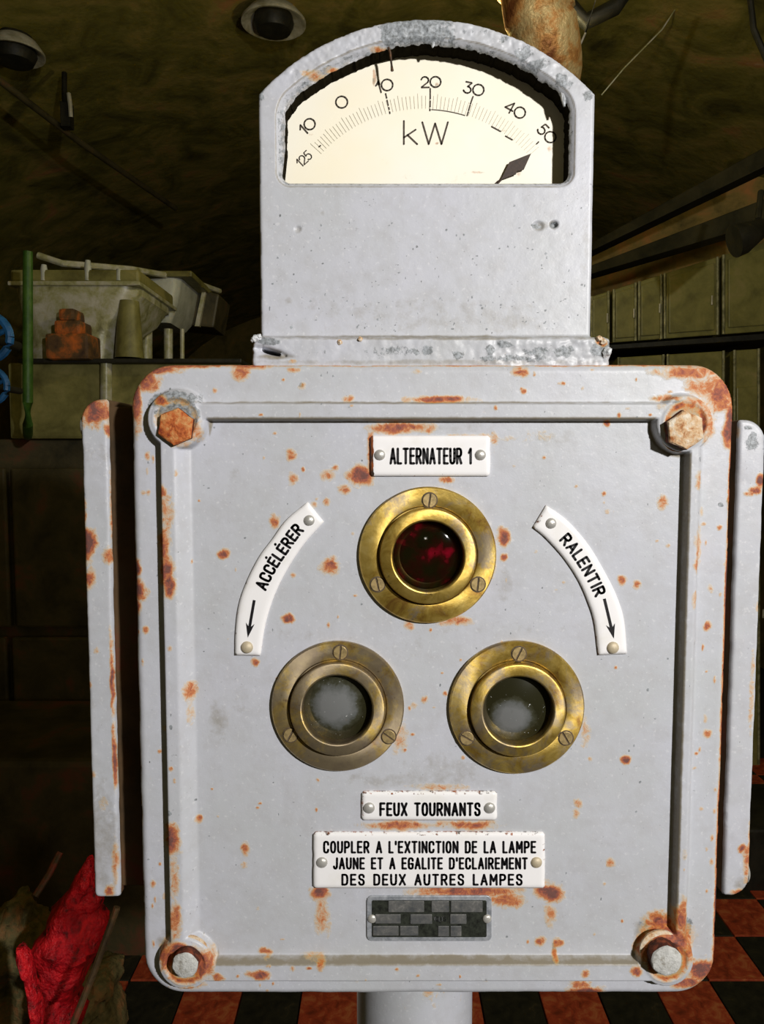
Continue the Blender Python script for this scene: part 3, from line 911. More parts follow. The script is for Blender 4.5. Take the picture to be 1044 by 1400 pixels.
# side covers: a plate on each flank, seen edge-on
def side_cover(uin, uout, vtop, vbot, d0, d1, screws, label):
    """plate spans depth d0..d1, thickness uin..uout; rounded corners on the outside front"""
    lo, hi = min(uin, uout), max(uin, uout)
    def sdf(U, V):
        return rrect(U, V, (lo + hi) / 2, (vtop + vbot) / 2, (hi - lo) / 2, (vtop - vbot) / 2, 5) + (fbm(U, V, 20, 15, 2) - .5) * 2.0 + \
            np.maximum(0, 0)
    def sdf2(U, V):
        s = sdf(U, V)
        # big outer corner radius: cut by a circle at outside top and bottom
        sgn = 1 if uout > uin else -1
        R = 30
        for vv, sg in ((vtop, 1), (vbot, -1)):
            if sgn < 0 and sg < 0:
                R2 = 8
            else:
                R2 = R
            cu = uout - sgn * R2; cv = vv - sg * R2
            qx = np.maximum((U - cu) * sgn, 0); qy = np.maximum((V - cv) * sg, 0)
            c = np.hypot(qx, qy) - R2
            s = np.maximum(s, np.where((qx > 0) & (qy > 0), c, -99))
        return s
    def h(U, V, sd):
        R = 6.0; e = np.clip(-sd, 0, R)
        return -(R - np.sqrt(np.maximum(R * R - (R - e) ** 2, 0))) + (fbm(U, V, 40, 25, 3) - .5) * 2
    def at(U, V, sd):
        left = uout < uin
        if left:
            sp = [(130,565,24,20,.95),(122,553,20,10,.9),(119,745,12,22,1.05),(121,790,9,16,.75),(114,700,5,20,.6),(120,938,6,6,.6),(152,700,3,60,.7),(148,760,8,12,.6),
                  (151,880,2.5,40,.5),(153,935,3,45,.95),(156,1035,3,50,.95),(157,1180,5,40,.5),(150,1218,8,10,.8),(148,590,6,10,.8),(125,1060,6,8,.4),(140,1100,8,14,.25),(132,890,4,5,.5)]
            gr = [(140,1150,26,90,.45),(135,620,30,20,.3),(130,980,26,60,.2)]
            ba = [(114,678,4,7,.5)]
        else:
            sp = [(1040,657,6,9,1.0),(1033,670,8,7,.95),(1024,675,8,4,.6),(1014,1160,6,8,.9),(1022,1180,7,30,.6),(1010,1222,16,8,.7),(1035,830,5,8,.4),(1027,950,4,60,.4),(1025,1150,4,30,.6),(1008,590,5,10,.5)]
            gr = [(1015,1210,20,16,.5),(1018,1150,14,30,.25)]
            ba = [(1028,605,12,14,.7),(1022,585,6,4,.8)]
        return {'rust': paint_field(U, V, sp, 71, d0), 'grime_shade': paint_field(U, V, gr, 81, d0), 'bare': paint_field(U, V, ba, 91, d0)}
    o = relief('side_cover', lo - 3, hi + 3, vbot - 3, vtop + 3, 1.8, sdf2, h, at, d0, lambda u, v: d1, box, M['paint'], {'rust': .35}, (M['body'], lambda u, v: abs(u - uin) < 5))
    o['label'] = label
    # neck joining the cover to the body
    n0, n1 = (hi - 4, uL + 16) if uout < uin else (uR - 16, lo + 4)
    rbox_uv('side_neck', n0, n1, vbot + 14, vtop - 10, d0 + (9 if uout < uin else 60), d1 - 20, 4, M['body'], box)
    for (px, py) in screws:
        su, sv = lid(px, py, d0 + 20)
        me = dome_mesh
        q = link('cover_screw', me, o)
        q.rotation_euler = (0, 0, math.pi / 2 if uout > uin else -math.pi / 2)
        q.location = wpt(uout + (-1 if uout > uin else 1) * 1.0, sv, d0 + 20) - root_of(o)
        q.scale = (18 * S, 13 * S, 18 * S)
# dome facing -Y, unit radius, used for rivets
def dome(seg=20, rings=5, flat=.55):
    prof = [(1.0, 0.0)] + [(math.cos(a), -flat * math.sin(a)) for a in [math.pi / 2 * k / rings for k in range(1, rings)]] + [(0.001, -flat)]
    return lathe(prof, seg)
_v, _f = dome()
dome_mesh = local_mesh('dome_head', _v, _f, [M['rivet']], True, sharp=2)
rivet_mesh = local_mesh('rivet', _v, _f, [M['rivet']], True, sharp=2)
rivet_rusty_mesh = local_mesh('rivet_rusty', _v, _f, [M['rivet_rusty']], True, sharp=2)

D1 = 62
l_in = (lid(151, 620, D1)[0] + lid(160, 1150, D1)[0]) / 2
l_out = (lid(112, 620, D1)[0] + lid(125, 1150, D1)[0]) / 2
side_cover(l_in, l_out, lid(130, 546, D1)[1], lid(140, 1228, D1)[1], D1, D1 + 170, [(106, 583)], 'left side cover plate with rusty top corner')
r_in = (lid(1012, 620, D1)[0] + lid(986, 1180, D1)[0]) / 2
r_out = (lid(1043, 640, D1)[0] + lid(1028, 1180, D1)[0]) / 2
side_cover(r_in, r_out, lid(1020, 574, D1)[1], lid(1010, 1226, D1)[1], D1, D1 + 170, [(1031, 1190)], 'right side cover plate with chipped round top')

# pedestal pipe and foot
post_c = ((lid(485, 1380, 60)[0] + lid(655, 1380, 60)[0]) / 2)
pr = (lid(655, 1380, 60)[0] - lid(485, 1380, 60)[0]) / 2
pc = Vector((post_c * S, Y0 + (60 + pr) * S, 0))
mb = MB()
zt = HC + (vB + 30) * S
mb.tube([(pc.x, pc.y, z) for z in np.linspace(0.02, zt, 24)], pr * S, 40)
post = mb.build('pedestal_pipe', M['paint_side'], box, smooth=True)
a = post.data.attributes.new('rust', 'FLOAT', 'POINT')
mb = MB(); mb.tube([(pc.x, pc.y, 0.012), (pc.x, pc.y, .032), (pc.x, pc.y, .034)], [.09, .09, .085], 40)
mb.build('pedestal_foot', M['paint_plain'], box, smooth=True)

# corner bolts
def hex_mesh(name, face_mat, r_af, h, seed, rnd_=0.0):
    rnd = random.Random(seed)
    R = r_af / math.cos(math.pi / 6)
    vs = []; fs = []; mi = []
    prof = [(1.0, 0), (1.0, -h + 3), (.93, -h + .8), (.80, -h), (.45, -h - .6), (0.01, -h - .8)]
    K = 24
    for r, y in prof:
        for k in range(K):
            a = 2 * math.pi * k / K
            hexr = r_af / max(math.cos(((a + math.pi / 6) % (math.pi / 3)) - math.pi / 6), .1)
            hexr = hexr * (1 - rnd_) + r_af * 1.04 * rnd_
            rr = r * (hexr if r > .9 else (hexr * .55 + r_af * .45))
            rr *= 1 + rnd.uniform(-.02, .02)
            vs.append((rr * math.cos(a) * S, (y + rnd.uniform(-.4, .4)) * S, rr * math.sin(a) * S))
    for i in range(len(prof) - 1):
        for k in range(K):
            k2 = (k + 1) % K
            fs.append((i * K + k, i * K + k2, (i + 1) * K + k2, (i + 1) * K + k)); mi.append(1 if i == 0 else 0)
    fs.append(tuple((len(prof) - 1) * K + k for k in range(K))); mi.append(0)
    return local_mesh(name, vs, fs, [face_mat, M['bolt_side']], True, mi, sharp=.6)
for (px, py), mt, rot, rr_af, lb in (((239, 583), M['bolt_orange'], 8, 22, 'orange rusted hex bolt'), ((938, 588), M['bolt_tan'], -6, 23, 'tan rusted hex bolt'),
                              ((252, 1322), M['bolt_grey'], 15, 17.5, 'grey worn bolt'), ((912, 1316), M['bolt_grey'], 2, 20.5, 'grey worn bolt')):
    bh = {239: 16, 938: 20, 252: 25, 912: 27}[px]
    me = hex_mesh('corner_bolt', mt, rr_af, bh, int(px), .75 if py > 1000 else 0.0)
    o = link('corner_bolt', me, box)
    u, v = lid(px, py, -RH + 5 - bh)
    o.location = wpt(u, v, -RH + 6) - box.location
    o.rotation_euler = (0, math.radians(rot), 0)
    o['label'] = lb
    # washer
    vs, fs = lathe([(29 * S, 0), (29 * S, -3 * S), (27 * S, -4 * S), (19 * S, -4 * S)], 36)
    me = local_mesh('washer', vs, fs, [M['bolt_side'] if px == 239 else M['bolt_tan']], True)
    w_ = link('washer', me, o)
    w_.location = (0, 1.5 * S, 0)

# ------------------------------------------------------------------ enamel plates
def rivet_at(parent, px, py, d, r=7.5, mesh=None):
    o = link('rivet', mesh or rivet_mesh, parent)
    u, v = lid(px, py, d)
    o.location = wpt(u, v, d) - root_of(parent)
    o.scale = (r * S, r * S, r * S)
    o.rotation_euler = (0, random.uniform(0, 6), 0)
    return o

def grid_plate(name, fn, nu, nv, d_front, d_back, mat, parent, edge_rust, label=None):
    """plate surface from fn(s,t)->pixel; enamel bulge, chipped edges via attribute"""
    vs = []; at = []; fs = []
    for j in range(nv + 1):
        for i in range(nu + 1):
            s_, t_ = i / nu, j / nv
            x, y = fn(s_, t_)
            u, v = lid(x, y, d_front)
            eb = min(s_, 1 - s_) * nu; et = min(t_, 1 - t_) * nv
            e = min(eb, et)
            dd = d_front + (2.2 if e < .5 else (0.35 if e < 1.5 else 0))
            vs.append(wpt(u, v, dd)); at.append(edge_rust(s_, t_) if e < 1.5 else 0.0)
    W = nu + 1
    for j in range(nv):
        for i in range(nu):
            fs.append((j * W + i, j * W + i + 1, (j + 1) * W + i + 1, (j + 1) * W + i))
    rim = [i for i in range(W)] + [j * W + nu for j in range(1, nv + 1)] + [nv * W + i for i in range(nu - 1, -1, -1)] + [j * W for j in range(nv - 1, 0, -1)]
    base = len(vs)
    for r in rim:
        p = vs[r]
        vs.append(Vector((p.x, Y0 + d_back * S, p.z))); at.append(max(at[r], .75))
    n = len(rim)
    for k in range(n):
        fs.append((rim[k], base + k, base + (k + 1) % n, rim[(k + 1) % n]))
    o = mesh_np(name, vs, fs, box, mat, True, {'rust': at})
    bm = bmesh.new(); bm.from_mesh(o.data); bmesh.ops.recalc_face_normals(bm, faces=bm.faces); bm.to_mesh(o.data); bm.free()
    if label:
        o['label'] = label
    return o

DP = -5.0     # plate front
def rect_plate(x0, y0, x1, y1, rust, label, skew=0):
    def fn(s_, t_):
        x = x0 + (x1 - x0) * s_; y = y0 + (y1 - y0) * t_
        # round the corners a little
        cxp = min(s_ * (x1 - x0), (1 - s_) * (x1 - x0)); cyp = min(t_ * (y1 - y0), (1 - t_) * (y1 - y0))
        if cxp < .1 and cyp < .1:
            x += (1.6 if s_ < .5 else -1.6); y += (1.6 if t_ < .5 else -1.6)
        x += (vnoise(np.array(x * .11), np.array(y * .13), 5) - .5) * .9
        y += skew * (s_ - .5)
        return float(x), float(y)
    return grid_plate('name_plate', fn, max(8, int((x1 - x0) / 3)), max(6, int((y1 - y0) / 3)), DP, 1.0, M['enamel'], box, rust, label)

p1 = rect_plate(506, 595.5, 670, 651, lambda s, t: .95 if s < .02 else (.36 if t > .9 else .1), 'white enamel plate with two rivets')
lettering('lettering', text_line('ALTERNATEUR 1', 534, 643.5, 633.5, 613.5, gap=.33), 3.3, DP - .5, p1, M['black'])
rivet_at(p1, 519, 622, DP); rivet_at(p1, 656.5, 622, DP)
p2 = rect_plate(494, 1083, 679.5, 1122.5, lambda s, t: .42 if (t < .1 or s < .02) else .12, 'white enamel plate with two rivets')
lettering('lettering', text_line('FEUX TOURNANTS', 520, 655.5, 1114.5, 1098.5, gap=.34), 3.2, DP - .5, p2, M['black'])
rivet_at(p2, 504.5, 1104.5, DP, 8); rivet_at(p2, 669, 1104.5, DP, 8)
p3 = rect_plate(428, 1139, 745, 1215.5, lambda s, t: .40 if (t < .05 or s > .98) else .18, 'large white enamel plate with three lines of lettering')
ls = text_line("COUPLER A L'EXTINCTION DE LA LAMPE", 443, 731.5, 1165.5, 1151, gap=.36) \
   + text_line("JAUNE ET A EGALITE D'ECLAIREMENT", 456.5, 720, 1187.5, 1173.5, gap=.36) \
   + text_line("DES DEUX AUTRES LAMPES", 468, 713, 1209.5, 1196, gap=.38)
lettering('lettering', ls, 2.9, DP - .5, p3, M['black'])
rivet_at(p3, 440, 1179, DP, 8); rivet_at(p3, 733, 1179, DP, 8, rivet_rusty_mesh)

# curved plates
LO = [(420.1,686.3),(390.9,711.2),(372,736.9),(353.2,762.6),(336,796.9),(325.7,827.8),(321.2,863.8),(320.6,896.4)]
LI = [(442.4,713.7),(418.3,740.3),(401.2,764.3),(384.3,793.5),(371.5,822.9),(361.7,857),(355.5,897)]
RO = [(746.8,691),(766.6,704.3),(783.7,719.7),(806,747.1),(826.5,781.4),(842,812.2),(853.1,846.5),(857.5,894.5)]
RI = [(728.5,721.4),(745.3,735.1),(770,762.5),(790.5,793.4),(804.3,824.2),(812.8,851.7),(818.3,896.2)]
def curve_fn(pts):
    P_ = [np.array(p, float) for p in pts]
    P_ = [2 * P_[0] - P_[1]] + P_ + [2 * P_[-1] - P_[-2]]
    n = len(pts) - 1
    seg = [np.linalg.norm(np.array(pts[i + 1]) - np.array(pts[i])) for i in range(n)]
    cum = np.concatenate([[0], np.cumsum(seg)]); cum /= cum[-1]
    def f(t):
        t = min(max(t, 0), 1)
        i = min(int(np.searchsorted(cum, t, side='right') - 1), n - 1)
        q = (t - cum[i]) / (cum[i + 1] - cum[i])
        a, b, c, d = P_[i], P_[i + 1], P_[i + 2], P_[i + 3]
        return .5 * ((2 * b) + (c - a) * q + (2 * a - 5 * b + 4 * c - d) * q * q + (3 * b - a - 3 * c + d) * q ** 3)
    return f
def curved_plate(O, I, label, rust):
    fo, fi = curve_fn(O), curve_fn(I)
    def fn(s_, t_):
        p = fo(s_) * (1 - t_) + fi(s_) * t_
        return float(p[0]), float(p[1])
    o = grid_plate('name_plate', fn, 60, 10, DP, 1.0, M['enamel'], box, rust, label)
    return o, (lambda s_: fo(s_) * .5 + fi(s_) * .5)
pl, ml = curved_plate(LO, LI, 'curved white enamel plate with an arrow, left of the lamps', lambda s, t: .38 if t < .05 else .22)
pr_, mr = curved_plate(RO, RI, 'curved white enamel plate with an arrow, right of the lamps', lambda s, t: .40 if t > .95 or s < .03 else .1)
def text_on_curve(text, mid, s0, s1, h, gap, flip):
    """flip=True: runs from s0 down to s1 (s0>s1)"""
    lay, tot = layout(text, GL, gap)
    K = 200
    ss = np.linspace(s0, s1, K); pts = np.array([mid(q) for q in ss])
    cum = np.concatenate([[0], np.cumsum(np.linalg.norm(np.diff(pts, axis=0), axis=1))])
    L = cum[-1]; k = L / tot
    lines = []
    for ch, x, wd, st in lay:
        # one rigid frame per letter
        c = (x + wd / 2) * k
        p = np.array([np.interp(c, cum, pts[:, 0]), np.interp(c, cum, pts[:, 1])])
        p2 = np.array([np.interp(c + 2, cum, pts[:, 0]), np.interp(c + 2, cum, pts[:, 1])])
        p0 = np.array([np.interp(c - 2, cum, pts[:, 0]), np.interp(c - 2, cum, pts[:, 1])])
        t = (p2 - p0) / np.linalg.norm(p2 - p0)
        n = np.array([t[1], -t[0]])      # up of the letter
        for ln in st:
            lines.append([tuple(p + t * (q[0] - wd / 2) * k + n * (q[1] - .5) * h) for q in ln])
    return lines, k
GL['É'] = (.44, GL['E'][1] + [[(.20, 1.30), (.24, 1.34)]])
tl, _ = text_on_curve('ACCÉLÉRER', ml, .575, .135, 14.5, .30, True)
for k_ in range(1):
    pass
def arrow(x0, y0, x1, y1, wd, hw, hl):
    a = Vector((x0, y0)); b = Vector((x1, y1)); t = (b - a).normalized(); n = Vector((-t.y, t.x))
    nk = b - t * hl * .78; bk = b - t * hl
    poly = [a + n * wd, nk + n * wd, bk + n * hw, b, bk - n * hw, nk - n * wd, a - n * wd]
    return poly
def add_poly(parent, poly, d, mat, name='arrow'):
    vs = [wpt(*lid(p[0], p[1], d), d) for p in poly]
    return mesh_np(name, vs, [tuple(range(len(vs)))], parent, mat, False)
lettering('lettering', tl, 3.4, DP - .5, pl, M['black'])
add_poly(pl, arrow(347.5, 820.5, 338.6, 871.8, 1.9, 6, 20), DP - .5, M['black'])
rivet_at(pl, 422.5, 711.5, DP, 7.5); rivet_at(pl, 337.5, 885, DP, 8.5, rivet_rusty_mesh)
tr, _ = text_on_curve('RALENTIR', mr, .20, .615, 14.5, .30, False)
lettering('lettering', tr, 3.4, DP - .5, pr_, M['black'])
add_poly(pr_, arrow(826, 818.5, 839, 873, 1.9, 6.2, 20), DP - .5, M['black'])
rivet_at(pr_, 753, 715.5, DP, 7.5); rivet_at(pr_, 837.5, 885.5, DP, 8.5, rivet_rusty_mesh)

# ------------------------------------------------------------------ small data plate
dp = slab(rect_outline(501, 1225, 672, 1287, -2.5, 7), -2.5, 1, 1.0, 'data_plate', M['plate_frame'], box)
dp['label'] = 'small dark metal data plate with blank fields'
q = slab(rect_outline(508, 1231, 665, 1281.5, -3.0, 2), -3.0, -2.0, .3, 'engraved_field', M['plate_dark'], dp)
pads = [(530,1232,580,1248),(589,1232,614,1248),(615.5,1232,660,1248),
        (512,1250,548,1263.5),(560,1250,591,1264),(614.5,1250,638,1264),
        (509,1266,545,1280),(546,1266,572,1280),(598,1266,614,1281),(615,1266,631,1281)]
for (a0, b0, a1, b1) in pads:
    slab(rect_outline(a0 + .5, b0 + .5, a1 - .5, b1 - .5, -4.4, 1), -4.4, -2.9, .7, 'blank_field', M['plate_pad'], dp)
pl_t = text_line('VOLTS', 593, 609, 1259.5, 1253.5, gap=.3)
lettering('lettering', pl_t, 1.0, -3.4, dp, M['plate_pad'])
rivet_at(dp, 508.5, 1256, -2.5, 6.5); rivet_at(dp, 665.5, 1256, -2.5, 6.5)

# ------------------------------------------------------------------ brass lamps
def screw_mesh():
    vs = []; fs = []; mi = []
    def ring(r, y, K=24): return [(r * math.cos(2 * math.pi * k / K) * S, y * S, r * math.sin(2 * math.pi * k / K) * S) for k in range(K)]
    v0, f0 = lathe([(11.2 * S, 0), (11.2 * S, -.7 * S), (10.6 * S, -.8 * S), (.01 * S, -.8 * S)], 24)
    vs += v0; fs += f0; mi += [1] * len(f0)
    for sg in (1, -1):
        pts = []
        for k in range(13):
            a = math.radians(8 + 164 * k / 12) if sg > 0 else math.radians(188 + 164 * k / 12)
            pts.append((9.4 * math.cos(a), 9.4 * math.sin(a)))
        n = len(pts); b = len(vs)
        vs += [(x * S, -.5 * S, z * S) for x, z in pts] + [(x * S, -1.9 * S, z * S) for x, z in pts] + [(x * .93 * S, -2.3 * S, (z * .93 + sg * .1) * S) for x, z in pts]
        for lv in range(2):
            for k in range(n):
                k2 = (k + 1) % n
                fs.append((b + lv * n + k, b + lv * n + k2, b + (lv + 1) * n + k2, b + (lv + 1) * n + k)); mi.append(0)
        fs.append(tuple(b + 2 * n + k for k in range(n))); mi.append(0)
    return local_mesh('flange_screw', vs, fs, [M['screw'], M['screw_dark']], False, mi)
scr = screw_mesh()

def lamp(cxp, cyp, mat, lens, label, screws, R=94.0):
    bu, bv = lid(cxp, cyp, -8)
    prof = [(R, 1), (R, -6), (R - 2, -8.5), (R - 12, -9.2), (70, -9.6), (68.5, -9.2), (67, -7.5), (65.8, -7.5), (65.2, -17.5), (64.2, -19.2), (62, -20), (50.5, -20.6), (49, -20), (47.8, -18), (47.3, -8), (47.2, 6)]
    seg = 96
    vs, fs = lathe([(r * S, y * S) for r, y in prof], seg)
    gr = []
    for r, y in prof:
        for k in range(seg):
            g = .55 if r in (68.5, 67, 65.8) else (.30 if 49 < r < 63 else .45 if r < 50 else (.35 if r == R else .0))
            gr.append(g)
    me = local_mesh('lamp_bezel', vs, fs, [mat], True, None, {'grime_shade': gr}, sharp=.35)
    bez = link('lamp_bezel', me, box)
    bez.location = wpt(bu, bv, 0) - box.location
    bez['label'] = label
    if lens == 'red':
        # dark cup with a few reflecting facets behind a clear red dome
        v2, f2 = lathe([(47.2 * S, -2 * S), (40 * S, 8 * S), (30 * S, 20 * S), (14 * S, 24 * S), (.1 * S, 25 * S)], 14)
        me = local_mesh('reflector', v2, f2, [M['red_facet']], False)
        q = link('reflector', me, bez)
        prof2 = [(47.1, -3), (45, -6), (36, -9), (24, -11.5), (12, -12.6), (.1, -13)]
        v3, f3 = lathe([(r * S, y * S) for r, y in prof2], 40)
        me = local_mesh('lens', v3, f3, [M['glass_red']], True, sharp=2)
        q = link('lens', me, bez); q['label'] = 'dark red glass lens'
    else:
        prof2 = [(47.1 - 47.0 * k / 14, -3 - 8 * math.sin(math.pi / 2 * k / 14)) for k in range(15)]
        v3, f3 = lathe([(r * S, y * S) for r, y in prof2], 48)
        g = []
        for i, (r, y) in enumerate(prof2):
            for k in range(48):
                a = 2 * math.pi * k / 48
                x, z = r * math.cos(a), r * math.sin(a)
                if lens == 'a':
                    q_ = math.hypot((x + 4) / 33, (z - 3) / 33)
                else:
                    q_ = math.hypot((x + 6) / (22 + 10 * (1 - (z + 40) / 80)), (z + 12) / 26)
                g.append(max(0, min(1, 1.55 - q_ * 1.1)))
        me = local_mesh('lens', v3, f3, [M['glass_a'] if lens == 'a' else M['glass_b']], True, None, {'grime_shade': g}, sharp=2)
        q = link('lens', me, bez); q['label'] = 'dusty grey glass lens'
    for (px, py, rot) in screws:
        o = link('flange_screw', scr, bez)
        su, sv = lid(px, py, -9.5)
        o.location = wpt(su, sv, -8.8) - root_of(bez)
        o.rotation_euler = (0, math.radians(rot), 0)
lamp(584.5, 759.5, M['brass'], 'red', 'top brass lamp bezel around dark red lens', [(587, 684, 98), (516, 799, 78), (653, 799, 96)])
lamp(461.5, 967, M['brass_grey'], 'a', 'lower left brass lamp bezel, grey and tarnished', [(465, 892, 96), (397, 1005, 118), (531, 1007, 36)], R=92)
lamp(706.5, 968.5, M['brass_c'], 'b', 'lower right brass lamp bezel around grey lens', [(709, 894, 116), (638, 1009, 30), (773, 1009, 60)])

# =================================================================== WATTMETER
DG = 30.0
base_uv = lid(588, 497, DG + 20)
gm = empty('wattmeter', (base_uv[0] * S, Y0 + (DG + 60) * S, HC + base_uv[1] * S), 'arched grey kilowatt meter with cream dial on top of the control box', 'meter')
gl_, gr_ = (lid(352, 140, DG)[0] + lid(356.5, 450, DG)[0]) / 2, (lid(813, 140, DG)[0] + lid(808, 450, DG)[0]) / 2
gc = lid(582, 338, DG); gtop = lid(582, 25, DG)[1]
# circle radius from top and shoulder points
sh = lid(353, 127, DG)
gcu = (gl_ + gr_) / 2
dxs = (gr_ - gl_) / 2; sag = gtop - lid(582, 128, DG)[1]
GR = (dxs ** 2 + sag ** 2) / (2 * sag); gcv = gtop - GR
gb = lid(582, 466, DG)[1]
hb_ = lid(582, 255.5, DG)[1]         # bottom of the bevelled window
hl_ = (lid(375.5, 150, DG)[0] + lid(377, 240, DG)[0]) / 2
hr_ = (lid(787, 150, DG)[0] + lid(785.5, 240, DG)[0]) / 2
HR = GR - 22.0 * 1.05
def smax(a, b, k):
    h = np.clip(.5 + .5 * (a - b) / k, 0, 1)
    return b * (1 - h) + a * h + k * h * (1 - h)
def hole_outer(U, V):
    s = np.hypot(U - gcu, V - gcv) - HR
    bx = rrect(U, V, (hl_ + hr_) / 2, (hb_ + gtop + 200) / 2, (hr_ - hl_) / 2, (gtop + 200 - hb_) / 2, 20)
    return smax(s, bx, 16)
def g_sdf(U, V):
    s = np.hypot(U - gcu, V - gcv) - GR
    bx = np.maximum(np.abs(U - gcu) - dxs, gb - V)
    out = np.maximum(s, bx) + (fbm(U, V, 9, 4, 3) - .5) * 3.0 * sm((V - (gtop - 130)) / 40) + (fbm(U, V, 30, 6, 2) - .5) * 1.5
    hole = hole_outer(U, V) + (7.0 + 5.0 * sm((gcu - 20 - U) / 100) * sm((V - hb_) / 60) ) + (fbm(U, V, 7, 12, 3) - .5) * 5.0 * sm((V - hb_ - 30) / 50)
    return np.maximum(out, -hole)
def g_h(U, V, sd):
    ho = hole_outer(U, V)
    h = -2.5 * sm(-ho / 2.0) - 7.0 * sm((-ho - 2) / 7.0)
    R = 5.0
    so = np.hypot(U - gcu, V - gcv) - GR
    so = np.maximum(so, np.abs(U - gcu) - dxs)
    e = np.clip(-so, 0, R)
    h = h - (R - np.sqrt(np.maximum(R * R - (R - e) ** 2, 0)))
    h = h + (fbm(U, V, 110, 14, 2) - .5) * 1.6 + (fbm(U, V, 12, 19, 3) - .5) * 0.35
    top = sm((V - (gtop - 110)) / 60)
    h = h + (fbm(U, V, 7, 29, 3) - .5) * 3.5 * top
    # fillet to the skirt
    h = h + 14 * sm((gb + 8 - V) / 8)
    # a drilled hole and a scar at the right
    for (px, py, r, dp_) in ((757, 307, 5, 7), (735, 309, 7, 2.5), (407, 313, 4, 2)):
        cu, cv = lid(px, py, DG)
        h = h - dp_ * sm((r - np.hypot(U - cu, (V - cv) * 1.2)) / 2.5 + .5)
    return h
gG = [(757,307,7,6,.9),(738,309,14,6,.7),(407,313,6,6,.5),(580,430,220,30,.28),(560,462,240,3.5,.8),(368,308,6,10,.3),(440,292,5,4,.4),(393,410,6,5,.4),(800,330,8,60,.3),(700,440,60,20,.35)]
gB = [(566,40,50,18,1.2),(530,50,12,12,.9),(600,45,14,14,.8),(690,50,12,8,.55),(715,72,18,14,.65),(730,90,22,10,.7),(745,85,14,10,.5),(770,112,18,14,.6),(355,130,8,12,.7),(805,130,9,10,.7),(650,44,30,6,.4),(500,35,16,4,.5),(420,100,40,10,.35),(757,307,6,5,1.0),(733,309,10,5,.75)]
for _ in range(260):
    _q = random.random() ** .6
    gB.append((random.uniform(365, 800), 265 + 188 * _q, random.uniform(.7, 2.2), random.uniform(.7, 2.2), random.uniform(.5, .95)))
def g_attr(U, V, sd):
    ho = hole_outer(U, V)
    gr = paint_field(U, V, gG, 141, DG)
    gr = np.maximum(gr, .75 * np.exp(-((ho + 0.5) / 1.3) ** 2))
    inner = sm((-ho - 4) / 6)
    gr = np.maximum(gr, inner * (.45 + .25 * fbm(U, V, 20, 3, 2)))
    bare = paint_field(U, V, gB, 151, DG)
    bare = np.maximum(bare, sm((-ho) / 4) * .46)
    rust = paint_field(U, V, [(430, 100, 20, 5, .5), (455, 92, 12, 4, .6), (520, 66, 16, 4, .6)], 161, DG)
    return {'rust': rust, 'grime_shade': np.clip(gr, 0, 1), 'bare': np.clip(bare, 0, 1)}
def g_wall(u, v):
    ho = float(hole_outer(np.array(u), np.array(v)))
    return DG + 37 if ho < -4 else DG + 190
relief('housing', gl_ - 4, gr_ + 4, gb - 4, gtop + 4, 1.7, g_sdf, g_h, g_attr, DG, g_wall, gm, M['paint'], {'grime_shade': .5}, (M['inside'], lambda u, v: float(hole_outer(np.array(u), np.array(v))) < -4))
# back of the housing
def arch_outline(inset):
    pts = [(gl_ + inset, gb), (gr_ - inset, gb)]
    a0 = math.asin((dxs - inset) / (GR - inset))
    for k in range(25):
        a = a0 - 2 * a0 * k / 24
        pts.append((gcu + (GR - inset) * math.sin(a), gcv + (GR - inset) * math.cos(a)))
    return pts
slab(arch_outline(2), DG + 188, DG + 194, 1, 'back_plate', M['paint_plain'], gm)

# dial card
DD = DG + 38
def dial_pt(px, py, d=DD):
    return lid(px, py, d)
dc = dial_pt(580, 339)
def card_sdf(U, V):
    return np.maximum(np.maximum(np.abs(U - gcu) - (dxs - 12), np.hypot(U - gcu, V - gcv) - (GR - 12)), (hb_ - 60) - V)
def card_attr(U, V, sd):
    sp = [(511,106,3,14,.9),(545,240,26,3,.35),(640,238,18,3,.3),(735,190,20,8,.25),(752,160,5,12,.5),(597,116,4,4,.6),(688,178,8,4,.5),(745,228,8,26,.25),(597,196,3,3,.8),(425,183,5,3,.6),
          (650,236,14,3,.6),(707,236,7,6,.6),(752,205,6,10,.5),(560,243,30,3,.4)]
    return {'rust': paint_field(U, V, sp, 171, DD)}
relief('dial', gl_ + 6, gr_ - 6, hb_ - 64, gtop, 3.0, card_sdf, lambda U, V, s: U * 0, card_attr, DD, lambda u, v: DD + 3, gm, M['dial'])
dial_lines = []
for t, x, y, r, h in (('10', 420.5, 172, 41, 15), ('0', 467, 139.5, 22, 16), ('10', 525.5, 117, 15, 15.5), ('20', 589, 112, 1, 14.5), ('30', 648, 121.5, -12, 15), ('40', 704.5, 150.5, -29, 15), ('50', 748, 183, -46, 15)):
    dial_lines += text_at(t, x, y, r, h, GLD, .14)
lettering('scale_numerals', dial_lines, 2.1, DD - .6, gm, M['ink'])
lettering('scale_numerals', text_at('125', 415.5, 217, 43, 12.5, GLD, .14, .85), 1.5, DD - .6, gm, M['ink'])
lettering('unit_lettering', text_line('kW', 552, 611.5, 197, 167, {'k': (.5, [[(0, 0), (0, 1.06)], [(.46, .66), (0, .30)], [(.14, .42), (.52, 0)]]), 'W': (.98, GL['W'][1])}, .22), 2.3, DD - .6, gm, M['ink'])
def pol(r, a):
    return (580 + r * math.sin(math.radians(a)), 339 - r * math.cos(math.radians(a)))
minor = []
for k in range(0, 65):
    a = -47.5 + k * 1.5
    if k % 10 in (3,) and False:
        continue
    minor.append([pol(191, a), pol(208 + (3 if k % 5 == 0 else 0), a)])
_o = lettering('scale_ticks', minor, .55, DD - .5, gm, M['ink_pale']); _o['kind'] = 'stuff'
